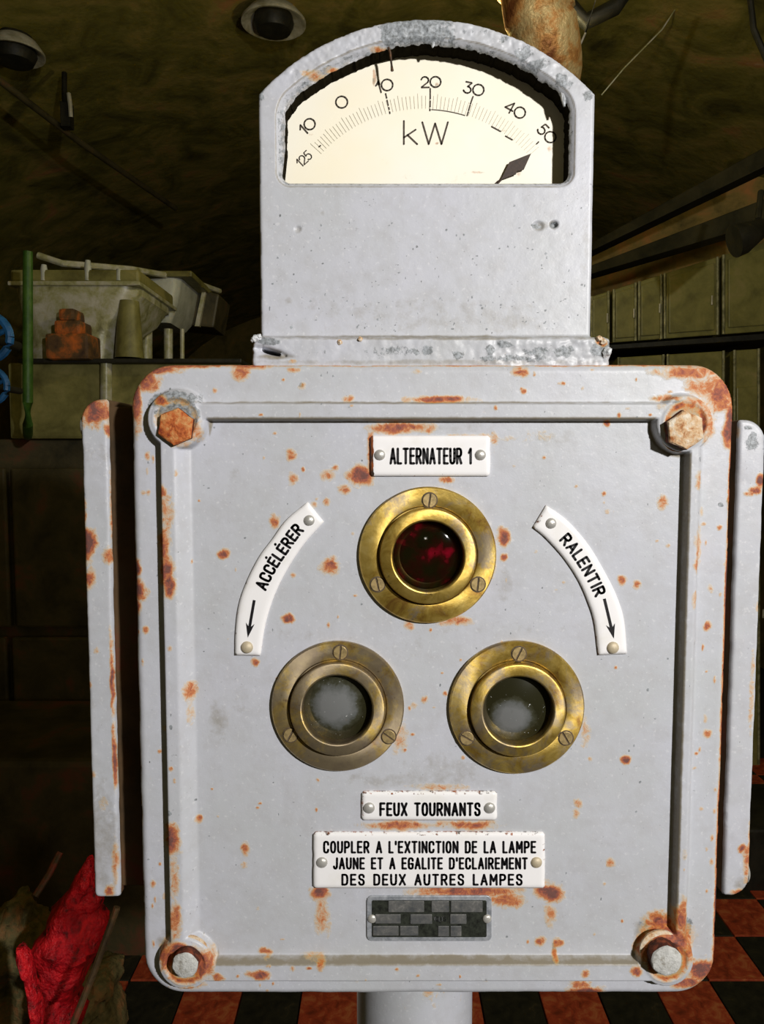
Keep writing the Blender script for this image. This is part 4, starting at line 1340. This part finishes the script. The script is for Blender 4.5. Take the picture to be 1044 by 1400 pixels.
major = [[(527, 128), (528.5, 134)], [(529, 137), (530.5, 144)], [(531.3, 147), (531.8, 149.5)], [(532.5, 153), (532.8, 155)], [(588, 121), (588, 135)], [(588, 138), (587.8, 146)], [(587.6, 149), (587.6, 151)],
         [(646.5, 132), (643, 142)], [(642.5, 144), (640.5, 151)], [(640, 153), (638.5, 158)],
         [(672, 173), (684, 179.5)], [(691, 186), (700, 191)], [(733.5, 196.5), (736, 194)], [(436, 200.5), (438, 199)]]
arc = [pol(189.5, a) for a in np.linspace(3, 17, 10)]
_o = lettering('scale_major_ticks', major, 1.9, DD - .6, gm, M['ink']); _o['kind'] = 'stuff'
lettering('scale_arc', [arc], 1.2, DD - .55, gm, M['ink'])
# pointer
ptr = [(726, 209.5), (696, 221.5), (684.5, 245.5), (705, 238), (707, 234), (716, 231.5)]
M['pointer'] = plain('dark_pointer', (0.035, 0.018, 0.010), 0.6, 0.1, 500, .5)
po = slab([lid(a, b, DD - 6) for a, b in ptr], DD - 6, DD - 4, .4, 'pointer', M['pointer'], gm)
mb = MB()
pv = [lid(684.5, 245.5, DD - 5), lid(655, 275, DD - 5)]
mb.tube([wpt(*pv[0], DD - 5), wpt(*pv[1], DD - 5)], 2.0 * S, 6)
mb.build('pointer_arm', M['pointer'], gm)
# drips and crusts hanging off the window's upper edge
for pts, rad, mt in (([(528, 56), (533, 72), (535, 88), (536, 97)], [1.6, 1.8, 1.4, 2.2], 'drip'),
                     ([(592, 44), (592, 57), (591, 65)], [5.5, 4.5, 1.2], 'flake'),
                     ([(526, 40), (531, 54), (532, 64)], [4.5, 3.5, 1.4], 'flake'),
                     ([(511, 62), (512, 69)], [2.2, 1.6], 'flake'),
                     ([(769, 124), (770, 136), (771, 146)], [4.5, 3.4, 1.4], 'flake')):
    mb = MB()
    dq = DG + 8
    mb.tube([wpt(*lid(a, b, dq), dq) for a, b in pts], [r * S for r in rad], 8)
    mb.build('hanging_crust', M[mt], gm, smooth=True)

# skirt between meter and box
DS = 8.0
sk_l, sk_r = lid(345, 480, DS)[0], lid(834, 480, DS)[0]
sk_t, sk_b = lid(590, 460, DS)[1], lid(590, 505, DS)[1]
def sk_sdf(U, V):
    s = rrect(U, V, (sk_l + sk_r) / 2, (sk_t + sk_b) / 2, (sk_r - sk_l) / 2, (sk_t - sk_b) / 2, 7)
    s = s + (fbm(U, V, 10, 44, 3) - .5) * 5 * sm((np.abs(U - (sk_l + sk_r) / 2) - 215) / 20) + (fbm(U, V, 6, 46, 3) - .5) * 1.6
    cu, cv = lid(370, 481, DS)
    bite = np.hypot((U - cu) / 17, (V - cv + .25 * (U - cu)) / 3.6) - 1
    return np.maximum(s, -bite * 4)
def sk_h(U, V, sd):
    R = 6.0; e = np.clip(-sd, 0, R)
    rough = sm((U - lid(640, 480, DS)[0]) / 60)
    return -(R - np.sqrt(np.maximum(R * R - (R - e) ** 2, 0))) + (fbm(U, V, 14, 64, 4) - .5) * (2 + 4.5 * rough)
def sk_attr(U, V, sd):
    b = paint_field(U, V, [(365,467,20,7,.8),(430,480,60,10,.35),(585,478,10,8,.8),(625,486,10,8,.8),(668,478,9,10,.7),(690,470,16,6,.7),(735,482,20,9,.7),(770,480,20,10,.7),(820,475,14,16,.75),(540,480,60,9,.5),(700,490,80,6,.6)], 181, DS)
    g = paint_field(U, V, [(590,462,245,3,.7),(590,495,245,4,.5),(380,488,30,4,.8)], 191, DS)
    r = paint_field(U, V, [(822,468,7,5,.8),(400,494,8,3,.5)], 192, DS)
    return {'rust': r, 'grime_shade': g, 'bare': b}
relief('skirt', sk_l - 4, sk_r + 4, sk_b - 4, sk_t + 4, 1.6, sk_sdf, sk_h, sk_attr, DS, lambda u, v: DG + 200, gm, M['paint'], {'grime_shade': .6})
# crumbs of old sealant on the skirt corners
for (px, py, r, mt) in ((349, 463, 5, 'flake'), (354, 461, 4, 'flake'), (345, 465, 3, 'flake'), (824, 467, 5, 'bolt_tan'), (819, 463, 4, 'bolt_tan'), (829, 482, 7, 'flake'), (464, 468, 3.5, 'bolt_tan'), (492, 464, 3.5, 'bolt_tan')):
    mb = MB()
    c = wpt(*lid(px, py, DS), DS)
    bm = bmesh.new(); bmesh.ops.create_icosphere(bm, subdivisions=2, radius=r * S)
    for v in bm.verts:
        v.co *= 1 + random.uniform(-.25, .25)
    me = bpy.data.meshes.new('sealant_crumb'); bm.to_mesh(me); bm.free()
    o = link('sealant_crumb', me, gm, M[mt]); o.location = c - gm.location

# =================================================================== BACKGROUND
M['eng_grey'] = mottle('old_grey_engine_paint', [(0.30, (0.13, 0.12, 0.04)), (0.46, (0.34, 0.33, 0.17)), (0.56, (0.44, 0.42, 0.33)), (0.75, (0.58, 0.56, 0.50))], 16, 8, 0.34, 0, 0.3, 0.004, .5)
M['eng_pale'] = mottle('pale_engine_paint', [(0.30, (0.30, 0.31, 0.25)), (0.6, (0.50, 0.51, 0.46))], 14, 6, 0.4, 0, 0.3, 0.004)
M['eng_olive'] = mottle('olive_engine_paint', [(0.30, (0.09, 0.081, 0.0216)), (0.55, (0.216, 0.198, 0.063)), (0.75, (0.342, 0.288, 0.108))], 9, 7, 0.5, 0, 0.3, 0.004)
M['eng_dark'] = mottle('oily_dark_crankcase', [(0.30, (0.022, 0.0198, 0.0088)), (0.55, (0.077, 0.0616, 0.0264)), (0.78, (0.22, 0.044, 0.0264))], 7, 8, 0.55, 0, 0.4, 0.006)
M['rusty'] = mottle('rusty_valve_iron', [(0.34, (0.035, 0.018, 0.012)), (0.5, (0.12, 0.06, 0.018)), (0.66, (0.60, 0.14, 0.02))], 12, 6, 0.7, 0, 0.4, 0.004)
M['green'] = mottle('green_pipe_paint', [(0.35, (0.02, 0.07, 0.006)), (0.65, (0.06, 0.14, 0.015))], 20, 4, 0.5)
M['blue'] = mottle('blue_valve_paint', [(0.35, (0.005, 0.04, 0.10)), (0.65, (0.02, 0.14, 0.36))], 20, 4, 0.45)
M['copper'] = mottle('lit_copper_lagging', [(0.32, (0.30, 0.10, 0.03)), (0.44, (0.75, 0.36, 0.10)), (0.56, (0.90, 0.68, 0.30)), (0.75, (0.80, 0.34, 0.14))], 16, 8, 0.5, 0.35, 0.7, 0.010)
M['lamp_enamel'] = mottle('grimy_lamp_enamel', [(0.30, (0.22, 0.20, 0.11)), (0.6, (0.50, 0.47, 0.38))], 18, 5, 0.4)
M['cabinet'] = mottle('olive_cabinet_paint', [(0.30, (0.104, 0.095, 0.0266)), (0.55, (0.218, 0.199, 0.057)), (0.78, (0.323, 0.247, 0.104))], 8, 7, 0.4, 0, 0.3, 0.003)
M['red'] = mottle('crumpled_red_plastic', [(0.34, (0.10, 0.006, 0.006)), (0.46, (0.55, 0.006, 0.016)), (0.62, (0.88, 0.012, 0.022)), (0.80, (0.85, 0.07, 0.07))], 34, 8, 0.38, 0, 0.9, 0.010, dist=0.8)
M['moss'] = mottle('mossy_rubble', [(0.30, (0.048, 0.0448, 0.016)), (0.5, (0.208, 0.176, 0.072)), (0.70, (0.48, 0.208, 0.08)), (0.8, (0.576, 0.528, 0.352))], 26, 8, 0.8, 0, 0.8, 0.008)
M['brownbar'] = mottle('rusty_brown_bar', [(0.30, (0.02, 0.012, 0.006)), (0.5, (0.07, 0.04, 0.014)), (0.7, (0.24, 0.03, 0.015))], 20, 7, 0.7, 0, 0.6, 0.004)

M['strip'] = mottle('cabinet_edge', [(0.35, (0.10, 0.095, 0.035)), (0.65, (0.36, 0.34, 0.18))], 30, 5, 0.5)
M['tray'] = mottle('grimy_tray_iron', [(0.35, (0.012, 0.011, 0.004)), (0.65, (0.035, 0.030, 0.012))], 10, 5, 0.7, spec=0.2)
# --- diesel engine on the left
YE = 2.7
eng = empty('diesel_engine', (P(100, 800, YE).x, YE + .3, 0), 'tall grey and olive engine with stepped cylinder heads, behind the box on the left', 'engine')
def loft(rows, name, mat, parent, n=5):
    """rows: (py, px0, px1, depth0, depth1) rounded-rect sections"""
    vs = []; fs = []; K = None
    for (py, x0, x1, ya, yb) in rows:
        a = P(x0, py, ya); b = P(x1, py, ya)
        l, r = a.x, b.x; z = a.z; rad = min(.07, (r - l) * .25)
        ring = []
        for cx, cy, a0 in ((r - rad, yb - rad, 0), (l + rad, yb - rad, 90), (l + rad, ya + rad, 180), (r - rad, ya + rad, 270)):
            for k in range(n + 1):
                t = math.radians(a0 + 90 * k / n)
                ring.append((cx + rad * math.cos(t), cy + rad * math.sin(t), z))
        K = len(ring); vs += ring
    for i in range(len(rows) - 1):
        for k in range(K):
            k2 = (k + 1) % K
            fs.append((i * K + k, i * K + k2, (i + 1) * K + k2, (i + 1) * K + k))
    fs.append(tuple(range(K))); fs.append(tuple((len(rows) - 1) * K + k for k in range(K)))
    return MB().add(vs, fs).build(name, mat, parent, smooth=True)
loft([(389, 12, 188, YE, YE + .45), (401, 14, 188, YE, YE + .45), (404, 16, 185, YE, YE + .43), (425, 20, 176, YE, YE + .4), (445, 28, 160, YE + .01, YE + .36), (460, 31, 155, YE + .01, YE + .34), (491, 32, 153, YE + .01, YE + .34)], 'cylinder_head', M['eng_grey'], eng)
mb = MB(); pbox(mb, 14, 368, 190, 386, YE + .01, .44); mb.build('rocker_cover', M['eng_olive'], eng, bevel=.01)
mb = MB(); pbox(mb, 10, 384, 191, 390, YE - .01, .48); mb.build('head_flange', M['eng_grey'], eng, bevel=.004)
for x, t in ((60, 362), (120, 356), (163, 368)):
    mb = MB(); c = P(x, t, YE + .02); b = P(x, 384, YE + .02)
    mb.tube([b, c + (b - c) * .3, c], [.012, .012, .009], 10)
    mb.build('stud', M['eng_pale'], eng, smooth=True)
mb = MB()
for (x0, y0, x1, y1, yy) in ((61, 455, 121, 491, -.10), (73, 437, 110, 457, -.09), (79, 421, 102, 438, -.08)):
    pbox(mb, x0, y0, x1, y1, YE + yy, .12)
mb.build('valve_block', M['rusty'], eng, bevel=.012)['label'] = 'stepped orange rusted valve block'
mb = MB(); pbox(mb, 24, 490, 330, 496, YE - .06, .6); mb.build('deck_plate', M['iron_dark'], eng, bevel=.004)
mb = MB(); pbox(mb, 12, 496, 330, 600, YE - .02, .55); mb.build('upper_block', M['eng_olive'], eng, bevel=.01)
mb = MB(); mb.tube([P(145, 497, YE - .03), P(145, 600, YE - .03)], .02, 12); mb.build('push_rod_tube', M['eng_grey'], eng, smooth=True)
mb = MB(); mb.tube([P(176, 412, YE + .03), P(177, 490, YE + .03)], [.035, .05], 16); mb.build('push_rod_tube', M['eng_olive'], eng, smooth=True)
# second and third heads further back
loft([(376, 189, 247, YE + .5, YE + .85), (400, 190, 243, YE + .5, YE + .85), (425, 192, 238, YE + .5, YE + .85), (441, 200, 232, YE + .52, YE + .8)], 'cylinder_head', M['eng_pale'], eng)
mb = MB(); pbox(mb, 150, 370, 262, 378, YE + .48, .4); mb.build('head_flange', M['eng_olive'], eng, bevel=.005)
mb = MB(); a = [P(246, 388, YE + .8), P(300, 402, YE + .8), P(292, 448, YE + .8), P(234, 442, YE + .8)]
mb.hexa([a[3], a[2], a[1], a[0]] + [q + Vector((0, .25, 0)) for q in (a[3], a[2], a[1], a[0])]); mb.build('exhaust_box', M['eng_dark'], eng, bevel=.01)
mb = MB(); a = [P(276, 398, YE + .78), P(281, 399, YE + .78), P(272, 446, YE + .78), P(266, 446, YE + .78)]
mb.hexa([a[3], a[2], a[1], a[0]] + [q + Vector((0, .03, 0)) for q in (a[3], a[2], a[1], a[0])]); mb.build('box_strap', M['eng_grey'], eng)
for x0, x1 in ((190, 208), (224, 236), (246, 252)):
    mb = MB(); c = P((x0 + x1) / 2, 450, YE + .5); b = P((x0 + x1) / 2, 491, YE + .5)
    mb.tube([b, c], (x1 - x0) / 2 / F * (YE + .5), 12); mb.build('cylinder_post', M['eng_grey'], eng, smooth=True)
mb = MB(); mb.tube([P(52, 349, YE + .1), P(85, 360, YE + .1), P(180, 368, YE + .3), P(250, 380, YE + .6), P(300, 398, YE + .9)], .012, 8); mb.build('top_rail', M['eng_grey'], eng, smooth=True)
# crankcase with doors down to the floor
zf = P(0, 600, YE).z
xl, xr2 = P(-160, 700, YE).x, P(330, 700, YE).x
mb = MB(); mb.box(((xl + xr2) / 2, YE + .33, zf / 2), (xr2 - xl, .6, zf)); mb.build('crankcase', M['eng_dark'], eng, bevel=.01)
for (x0, y0, x1, y1) in ((18, 640, 150, 858), (18, 872, 150, 1010), (-140, 640, 10, 858), (-140, 872, 10, 1010)):
    mb = MB(); pbox(mb, x0, y0, x1, y1, YE - .0, .04); mb.build('inspection_door', M['eng_dark'], eng, bevel=.008)
mb = MB(); pbox(mb, -260, 1040, 213, 1560, 2.12, .55); mb.build('bed_plinth', M['eng_dark'], eng, bevel=.02)
# stuff at the far left edge
gp = MB(); gp.tube([P(38, 344, 2.35), P(38, 450, 2.35), P(38, 550, 2.35), P(38, 580, 2.38), P(38, 592, 2.45), P(38, 596, 2.66)], [.014, .015, .015, .015, .015, .015], 12)
tag(gp.build('vertical_pipe', M['green'], None, smooth=True), 'thin green vertical pipe in front of the grey engine', 'pipe')
def handwheel(px, py, Y, R, label):
    r0 = empty('handwheel', P(px, py, Y), label, 'handwheel', 'blue handwheels at the left edge')
    c = P(px, py, Y)
    mb = MB()
    pts = [c + Vector((R * math.cos(a), -.01, R * math.sin(a))) for a in [2 * math.pi * k / 24 for k in range(25)]]
    mb.tube(pts, R * .2, 8, False); mb.build('rim', M['blue'], r0, smooth=True)
    for k in range(4):
        a = math.pi / 2 * k + .4
        mb = MB(); mb.tube([c, c + Vector((R * math.cos(a), -.01, R * math.sin(a)))], R * .13, 8); mb.build('spoke', M['blue'], r0, smooth=True)
    mb = MB(); mb.tube([c + Vector((0, -.03, 0)), c + Vector((0, .15, 0))], R * .22, 10); mb.build('spindle', M['iron_dark'], r0, smooth=True)
handwheel(-13, 462, 2.0, .055, 'upper of two blue handwheels at the far left edge')
handwheel(-10, 528, 2.0, .042, 'lower of two blue handwheels at the far left edge')

# --- ceiling lamps
def ceiling_lamp(px, py, Rr, label):
    # intersect the pixel ray with the vault
    best = None
    for k in range(400):
        Y = 1.5 + k * .02
        p = P(px, py, Y)
        if abs(p.x) < XW and p.z > ZS + (ZC - ZS) * math.sqrt(max(0, 1 - (p.x / XW) ** 2)) - .06:
            best = p; break
    p = best
    r0 = empty('ceiling_lamp', p, label, 'lamp', 'round enamel lamps on the ceiling')
    seg = 32; prof = [(.02, .06), (.05, .055), (Rr * .75, .03), (Rr, -.01), (Rr * 1.0, -.02), (Rr * .93, -.02), (Rr * .6, .012), (.05, .02)]
    vs = []; fs = []
    for r, z in prof:
        for k in range(seg):
            a = 2 * math.pi * k / seg
            vs.append(p + Vector((r * math.cos(a), r * math.sin(a), z)))
    for i in range(len(prof) - 1):
        for k in range(seg):
            fs.append((i * seg + k, i * seg + (k + 1) % seg, (i + 1) * seg + (k + 1) % seg, (i + 1) * seg + k))
    # tilt with the vault
    o = MB().add(vs, fs).build('lamp_shade', M['lamp_enamel'], r0, smooth=True)
    mb = MB(); mb.tube([p + Vector((0, 0, .05)), p + Vector((0, 0, -.02)), p + Vector((0, 0, -.05)), p + Vector((0, 0, -.06))], [.07, .085, .07, .03], 16)
    mb.build('lamp_socket', M['iron_dark'], r0, smooth=True)
    return r0
ceiling_lamp(374, 26, .135, 'dirty enamel ceiling lamp just left of the meter top')
ceiling_lamp(20, 68, .115, 'dirty enamel ceiling lamp at the upper left edge')
# bracket hanging from ceiling
mb = MB(); pbox(mb, 82, 138, 95, 172, 3.4, .05)
br = empty('ceiling_bracket', P(88, 138, 3.4), 'small metal bracket hanging under the dark ceiling, upper left', 'bracket')
mb.build('plate', M['iron_dark'], br, bevel=.003)
mb = MB(); mb.tube([P(94, 128, 3.39), P(96, 145, 3.38), P(97, 160, 3.39)], .009, 8); mb.build('hook', M['lamp_enamel'], br, smooth=True)
mb = MB(); mb.tube([P(88, 140, 3.43), P(88, 100, 3.46)], .012, 8); mb.build('stem', M['iron_dark'], br, smooth=True)

# conduit crossing the ceiling on the left
def conduit(pts, r, label, mat='iron_dark', name='conduit', group=None):
    mb = MB(); mb.tube([P(*p) for p in pts], r, 12)
    return tag(mb.build(name, M[mat], None, smooth=True), label, 'pipe' if name == 'conduit' else name, group)
conduit([(-20, 95, 3.0), (110, 195, 3.6), (240, 285, 4.6)], .014, 'thin dark conduit crossing the ceiling at the upper left', 'eng_dark')

# --- copper lagged pipe above the meter
cp = MB()
_cp = [(728, -60, 1.75), (732, -20, 1.75), (737, 20, 1.75), (745, 60, 1.77), (750, 100, 1.82), (738, 140, 1.9), (700, 175, 2.0), (600, 210, 2.1)]
_cc = curve_fn(_cp)
_pp = [_cc(k / 30) for k in range(31)]
cp.tube([P(*q) for q in _pp], [.078 - .025 * (k / 30) ** 2 for k in range(31)], 28)
_unused = ([P(735, -60, 1.75), P(738, 0, 1.75), P(748, 50, 1.76), P(752, 110, 1.85), P(700, 175, 2.0), P(600, 210, 2.1)], 24)
cpr = empty('exhaust_pipe', P(738, -60, 1.75), 'copper coloured rusty pipe coming down behind the meter top', 'pipe')
cp.build('pipe_bend', M['copper'], cpr, smooth=True)
mb = MB(); mb.tube([P(731, -30, 1.75), P(732, -18, 1.75)], .086, 28); mb.build('collar', M['copper'], cpr, smooth=True)
mb = MB(); mb.tube([P(820, -20, 1.8), P(800, 45, 1.8), P(778, 95, 1.8), P(760, 140, 1.8)], .0022, 8)
tag(mb.build('cable', M['lamp_enamel'], None, smooth=True), 'pale thin cable running beside the copper coloured pipe', 'cable')
mb = MB(); mb.tube([P(950, -30, 3.2), P(905, 40, 3.2), P(852, 94, 3.2), P(822, 130, 3.25)], .003, 8)
tag(mb.build('cable', M['eng_grey'], None, smooth=True), 'thin cable slanting across the ceiling at upper right', 'cable')
mb = MB(); mb.tube([P(1022, -30, 2.6), P(1030, 40, 2.6), P(1060, 110, 2.6)], .010, 8)
tag(mb.build('cable', M['iron_dark'], None, smooth=True), 'thick black cable in the top right corner', 'cable')
mb = MB(); mb.tube([P(780, 10, 2.2), P(800, 30, 2.2), P(840, 10, 2.2), P(860, -20, 2.2)], .022, 10)
tag(mb.build('cable', M['iron_dark'], None, smooth=True), 'black cable loop beside the copper coloured pipe', 'cable')

# --- beams and pipes on the right
def duct(pA, pB, ta, tb, name, label, mat, cat):
    """square duct between two px points (px,py,Y); ta/tb = thickness px"""
    a = P(*pA); b = P(*pB)
    ha = ta / F * pA[2] / 2; hb = tb / F * pB[2] / 2
    mb = MB()
    mb.hexa([a + Vector((0, 0, -ha)), b + Vector((0, 0, -hb)), b + Vector((0, 0, hb)), a + Vector((0, 0, ha)),
             a + Vector((.03, .12, -ha)), b + Vector((.03, .12, -hb)), b + Vector((.03, .12, hb)), a + Vector((.03, .12, ha))])
    return tag(mb.build(name, mat, None, bevel=.004), label, cat)
duct((780, 352, 3.7), (1080, 196, 3.1), 9, 28, 'cable_tray', 'upper dark cable tray running along the right wall', M['tray'], 'tray')
duct((780, 378, 3.7), (1080, 276, 3.1), 9, 34, 'cable_tray', 'lower dark cable tray above the olive cabinets', M['tray'], 'tray')
M['ochre'] = mottle('ochre_wall_band', [(0.30, (0.108, 0.081, 0.018)), (0.5, (0.288, 0.198, 0.0504)), (0.72, (0.54, 0.216, 0.063))], 7, 7, 0.7, 0, 0.4, 0.004)
duct((780, 364, 4.7), (1080, 238, 4.1), 20, 48, 'beam', 'ochre painted beam between the two dark cable trays', M['ochre'], 'beam')
duct((780, 397, 4.7), (1080, 318, 4.1), 34, 52, 'beam', 'ochre painted beam just above the olive cabinets', M['ochre'], 'beam')
# black lamp/horn at the right
hn = empty('loudspeaker', P(1030, 320, 2.5), 'black conical loudspeaker hanging at the right edge', 'loudspeaker')
mb = MB(); mb.tube([P(1003, 330, 2.5), P(1012, 327, 2.5), P(1040, 312, 2.56), P(1052, 306, 2.6)], [.052, .05, .03, .02], 20); mb.build('horn', M['iron_dark'], hn, smooth=True)
mb = MB(); mb.tube([P(1036, 300, 2.55), P(1040, 262, 2.6)], .01, 8); mb.build('bracket', M['iron_dark'], hn, smooth=True)

# cabinets, two rows; each with a door, frame strips and handle
def cabinet(x0, x1, ytl, ytr, ybl, ybr, Y, label, group, D=.35):
    r0 = empty('metal_cabinet', P((x0 + x1) / 2, max(ybl, ybr), Y), label, 'cabinet', group)
    a = [P(x0, ybl, Y), P(x1, ybr, Y), P(x1, ytr, Y), P(x0, ytl, Y)]
    mb = MB(); mb.hexa(a + [q + Vector((0, D, 0)) for q in a]); mb.build('carcass', M['cabinet'], r0, bevel=.006)
    c = sum(a, Vector()) / 4
    ins = [c + (q - c) * .86 + Vector((0, -.012, 0)) for q in a]
    mb = MB(); mb.hexa(ins + [q + Vector((0, .02, 0)) for q in ins]); d = mb.build('door', M['cabinet'], r0, bevel=.004)
    hp = c + (a[1] - c) * .7; hp.z = c.z; hp.y = Y - .02
    mb = MB(); mb.tube([hp + Vector((0, 0, -.02)), hp + Vector((0, 0, .02))], .004, 6); mb.build('door_handle', M['lamp_enamel'], d)
    for e in (0, 1):
        p0 = a[0] if e == 0 else a[1]; p1 = a[3] if e == 0 else a[2]
        mb = MB(); mb.tube([p0 + Vector((0, -.004, .0)), p1 + Vector((0, -.004, 0))], .006, 6); mb.build('edge_strip', M['strip'], r0)
G1 = 'upper row of olive cabinets on the right'
top = lambda x: 408 - (x - 800) * .315
bot = lambda x: 466 - (x - 870) * .075
names1 = ['farthest narrow one of the upper olive cabinets, beside the meter', 'second narrow upper olive cabinet from the meter', 'third narrow upper olive cabinet from the meter', 'wide upper olive cabinet under the loudspeaker', 'upper olive cabinet at the right edge']
for (x0, x1, Y), nm in zip(((808, 831, 3.5), (838.5, 868, 3.5), (873, 903, 3.5), (908, 980, 3.5), (988, 1075, 3.5)), names1):
    cabinet(x0, x1, top(x0), top(x1), bot(x0), bot(x1), Y, nm, G1)
G2 = 'lower row of olive cabinets on the right'
names2 = ['lower olive cabinet beside the rusted lid corner, farthest left', 'middle lower olive cabinet above the lid corner', 'lower olive cabinet at the right edge']
for (x0, x1, Y), nm in zip(((845, 906, 3.5), (912, 988, 3.5), (1003, 1036, 3.5)), names2):
    cabinet(x0, x1, 492 - (x0 - 790) * .062, 492 - (x1 - 790) * .062, 1180, 1180, Y, nm, G2)
mb = MB(); a = [P(790, 480, 3.44), P(1075, 462, 3.44), P(1075, 454, 3.44), P(790, 475, 3.44)]
mb.hexa(a + [q + Vector((.05, .4, 0)) for q in a]); tag(mb.build('shelf', M['iron_dark'], None), 'dark shelf between the two rows of olive cabinets', 'shelf')

mb = MB(); mb.box((P(1060, 1200, 2.45).x, 2.63, .11), (.36, .36, .22)); tag(mb.build('machine_base', M['iron_dark'], None, bevel=.01), 'low black machine base on the tiles at the right edge', 'machine base')
# --- lower left heap
def blob(name, rings, mat, label, cat, seed, amp=.25):
    """lumpy closed surface: rings (px,py,Y,rx_px,ry_m)"""
    rnd = random.Random(seed)
    vs = []; fs = []; K = 40; sub = []
    for i in range(len(rings) - 1):
        for k in range(9):
            t = k / 9
            sub.append(tuple(rings[i][j] * (1 - t) + rings[i + 1][j] * t for j in range(5)))
    sub.append(rings[-1])
    for i, (px, py, Y, rx, ry) in enumerate(sub):
        c = P(px, py, Y); R = rx / F * Y
        for k in range(K):
            a = 2 * math.pi * k / K
            ka = min(k, K - k) * 1.0
            n = 1 + amp * (float(fbm(np.array(ka * 1.0 + seed), np.array(i * 1.0), 6.0, seed, 4)) - .5) * 4.2
            vs.append(c + Vector((R * n * math.cos(a), ry * n * math.sin(a), 0)))
    for i in range(len(sub) - 1):
        for k in range(K):
            k2 = (k + 1) % K
            fs.append((i * K + k, i * K + k2, (i + 1) * K + k2, (i + 1) * K + k))
    fs.append(tuple(range(K))); fs.append(tuple((len(sub) - 1) * K + k for k in range(K)))
    return tag(MB().add(vs, fs).build(name, mat, None, smooth=True), label, cat)
blob('red_cloth', [(122, 1172, 1.50, 3, .01), (117, 1205, 1.5, 18, .04), (106, 1240, 1.5, 36, .06), (98, 1285, 1.5, 46, .08), (92, 1330, 1.5, 34, .08), (86, 1375, 1.5, 26, .06), (84, 1420, 1.5, 22, .05), (84, 1700, 1.5, 16, .04)], M['red'], 'crumpled bright red cloth hanging below the left side cover', 'cloth', 5)
blob('red_strip', [(28, 1294, 1.3, 4, .015), (33, 1312, 1.3, 9, .02), (43, 1345, 1.3, 7, .02), (50, 1390, 1.3, 8, .02), (50, 1500, 1.3, 7, .02)], M['red'], 'narrow red rag left of the larger red cloth', 'cloth', 9)
blob('rubble_lump', [(140, 1322, 1.75, 10, .03), (138, 1335, 1.75, 24, .07), (132, 1365, 1.75, 34, .09), (128, 1420, 1.75, 38, .09), (128, 1600, 1.75, 40, .09)], M['moss'], 'mossy brown rubble lump beside the red cloth at the bottom', 'rubble', 12, .35)
blob('rubble_lump', [(30, 1225, 1.75, 14, .04), (28, 1260, 1.75, 34, .08), (20, 1330, 1.75, 46, .10), (10, 1420, 1.75, 50, .1), (10, 1600, 1.75, 50, .1)], M['moss'], 'dark mossy heap in the bottom left corner', 'rubble', 22, .4)
for (a, b, r, lb) in (((82, 1165, 1.55), (48, 1225, 1.5), .007, 'short rusty brown bar leaning above the red rag'),
                      ((160, 1240, 1.25), (92, 1420, 1.2), .006, 'long rusty brown bar leaning along the right of the red cloth')):
    mb = MB(); mb.tube([P(*a), P((a[0] + b[0]) / 2 + 2, (a[1] + b[1]) / 2, (a[2] + b[2]) / 2), P(*b)], r, 8)
    tag(mb.build('rusty_bar', M['brownbar'], None, smooth=True), lb, 'bar')
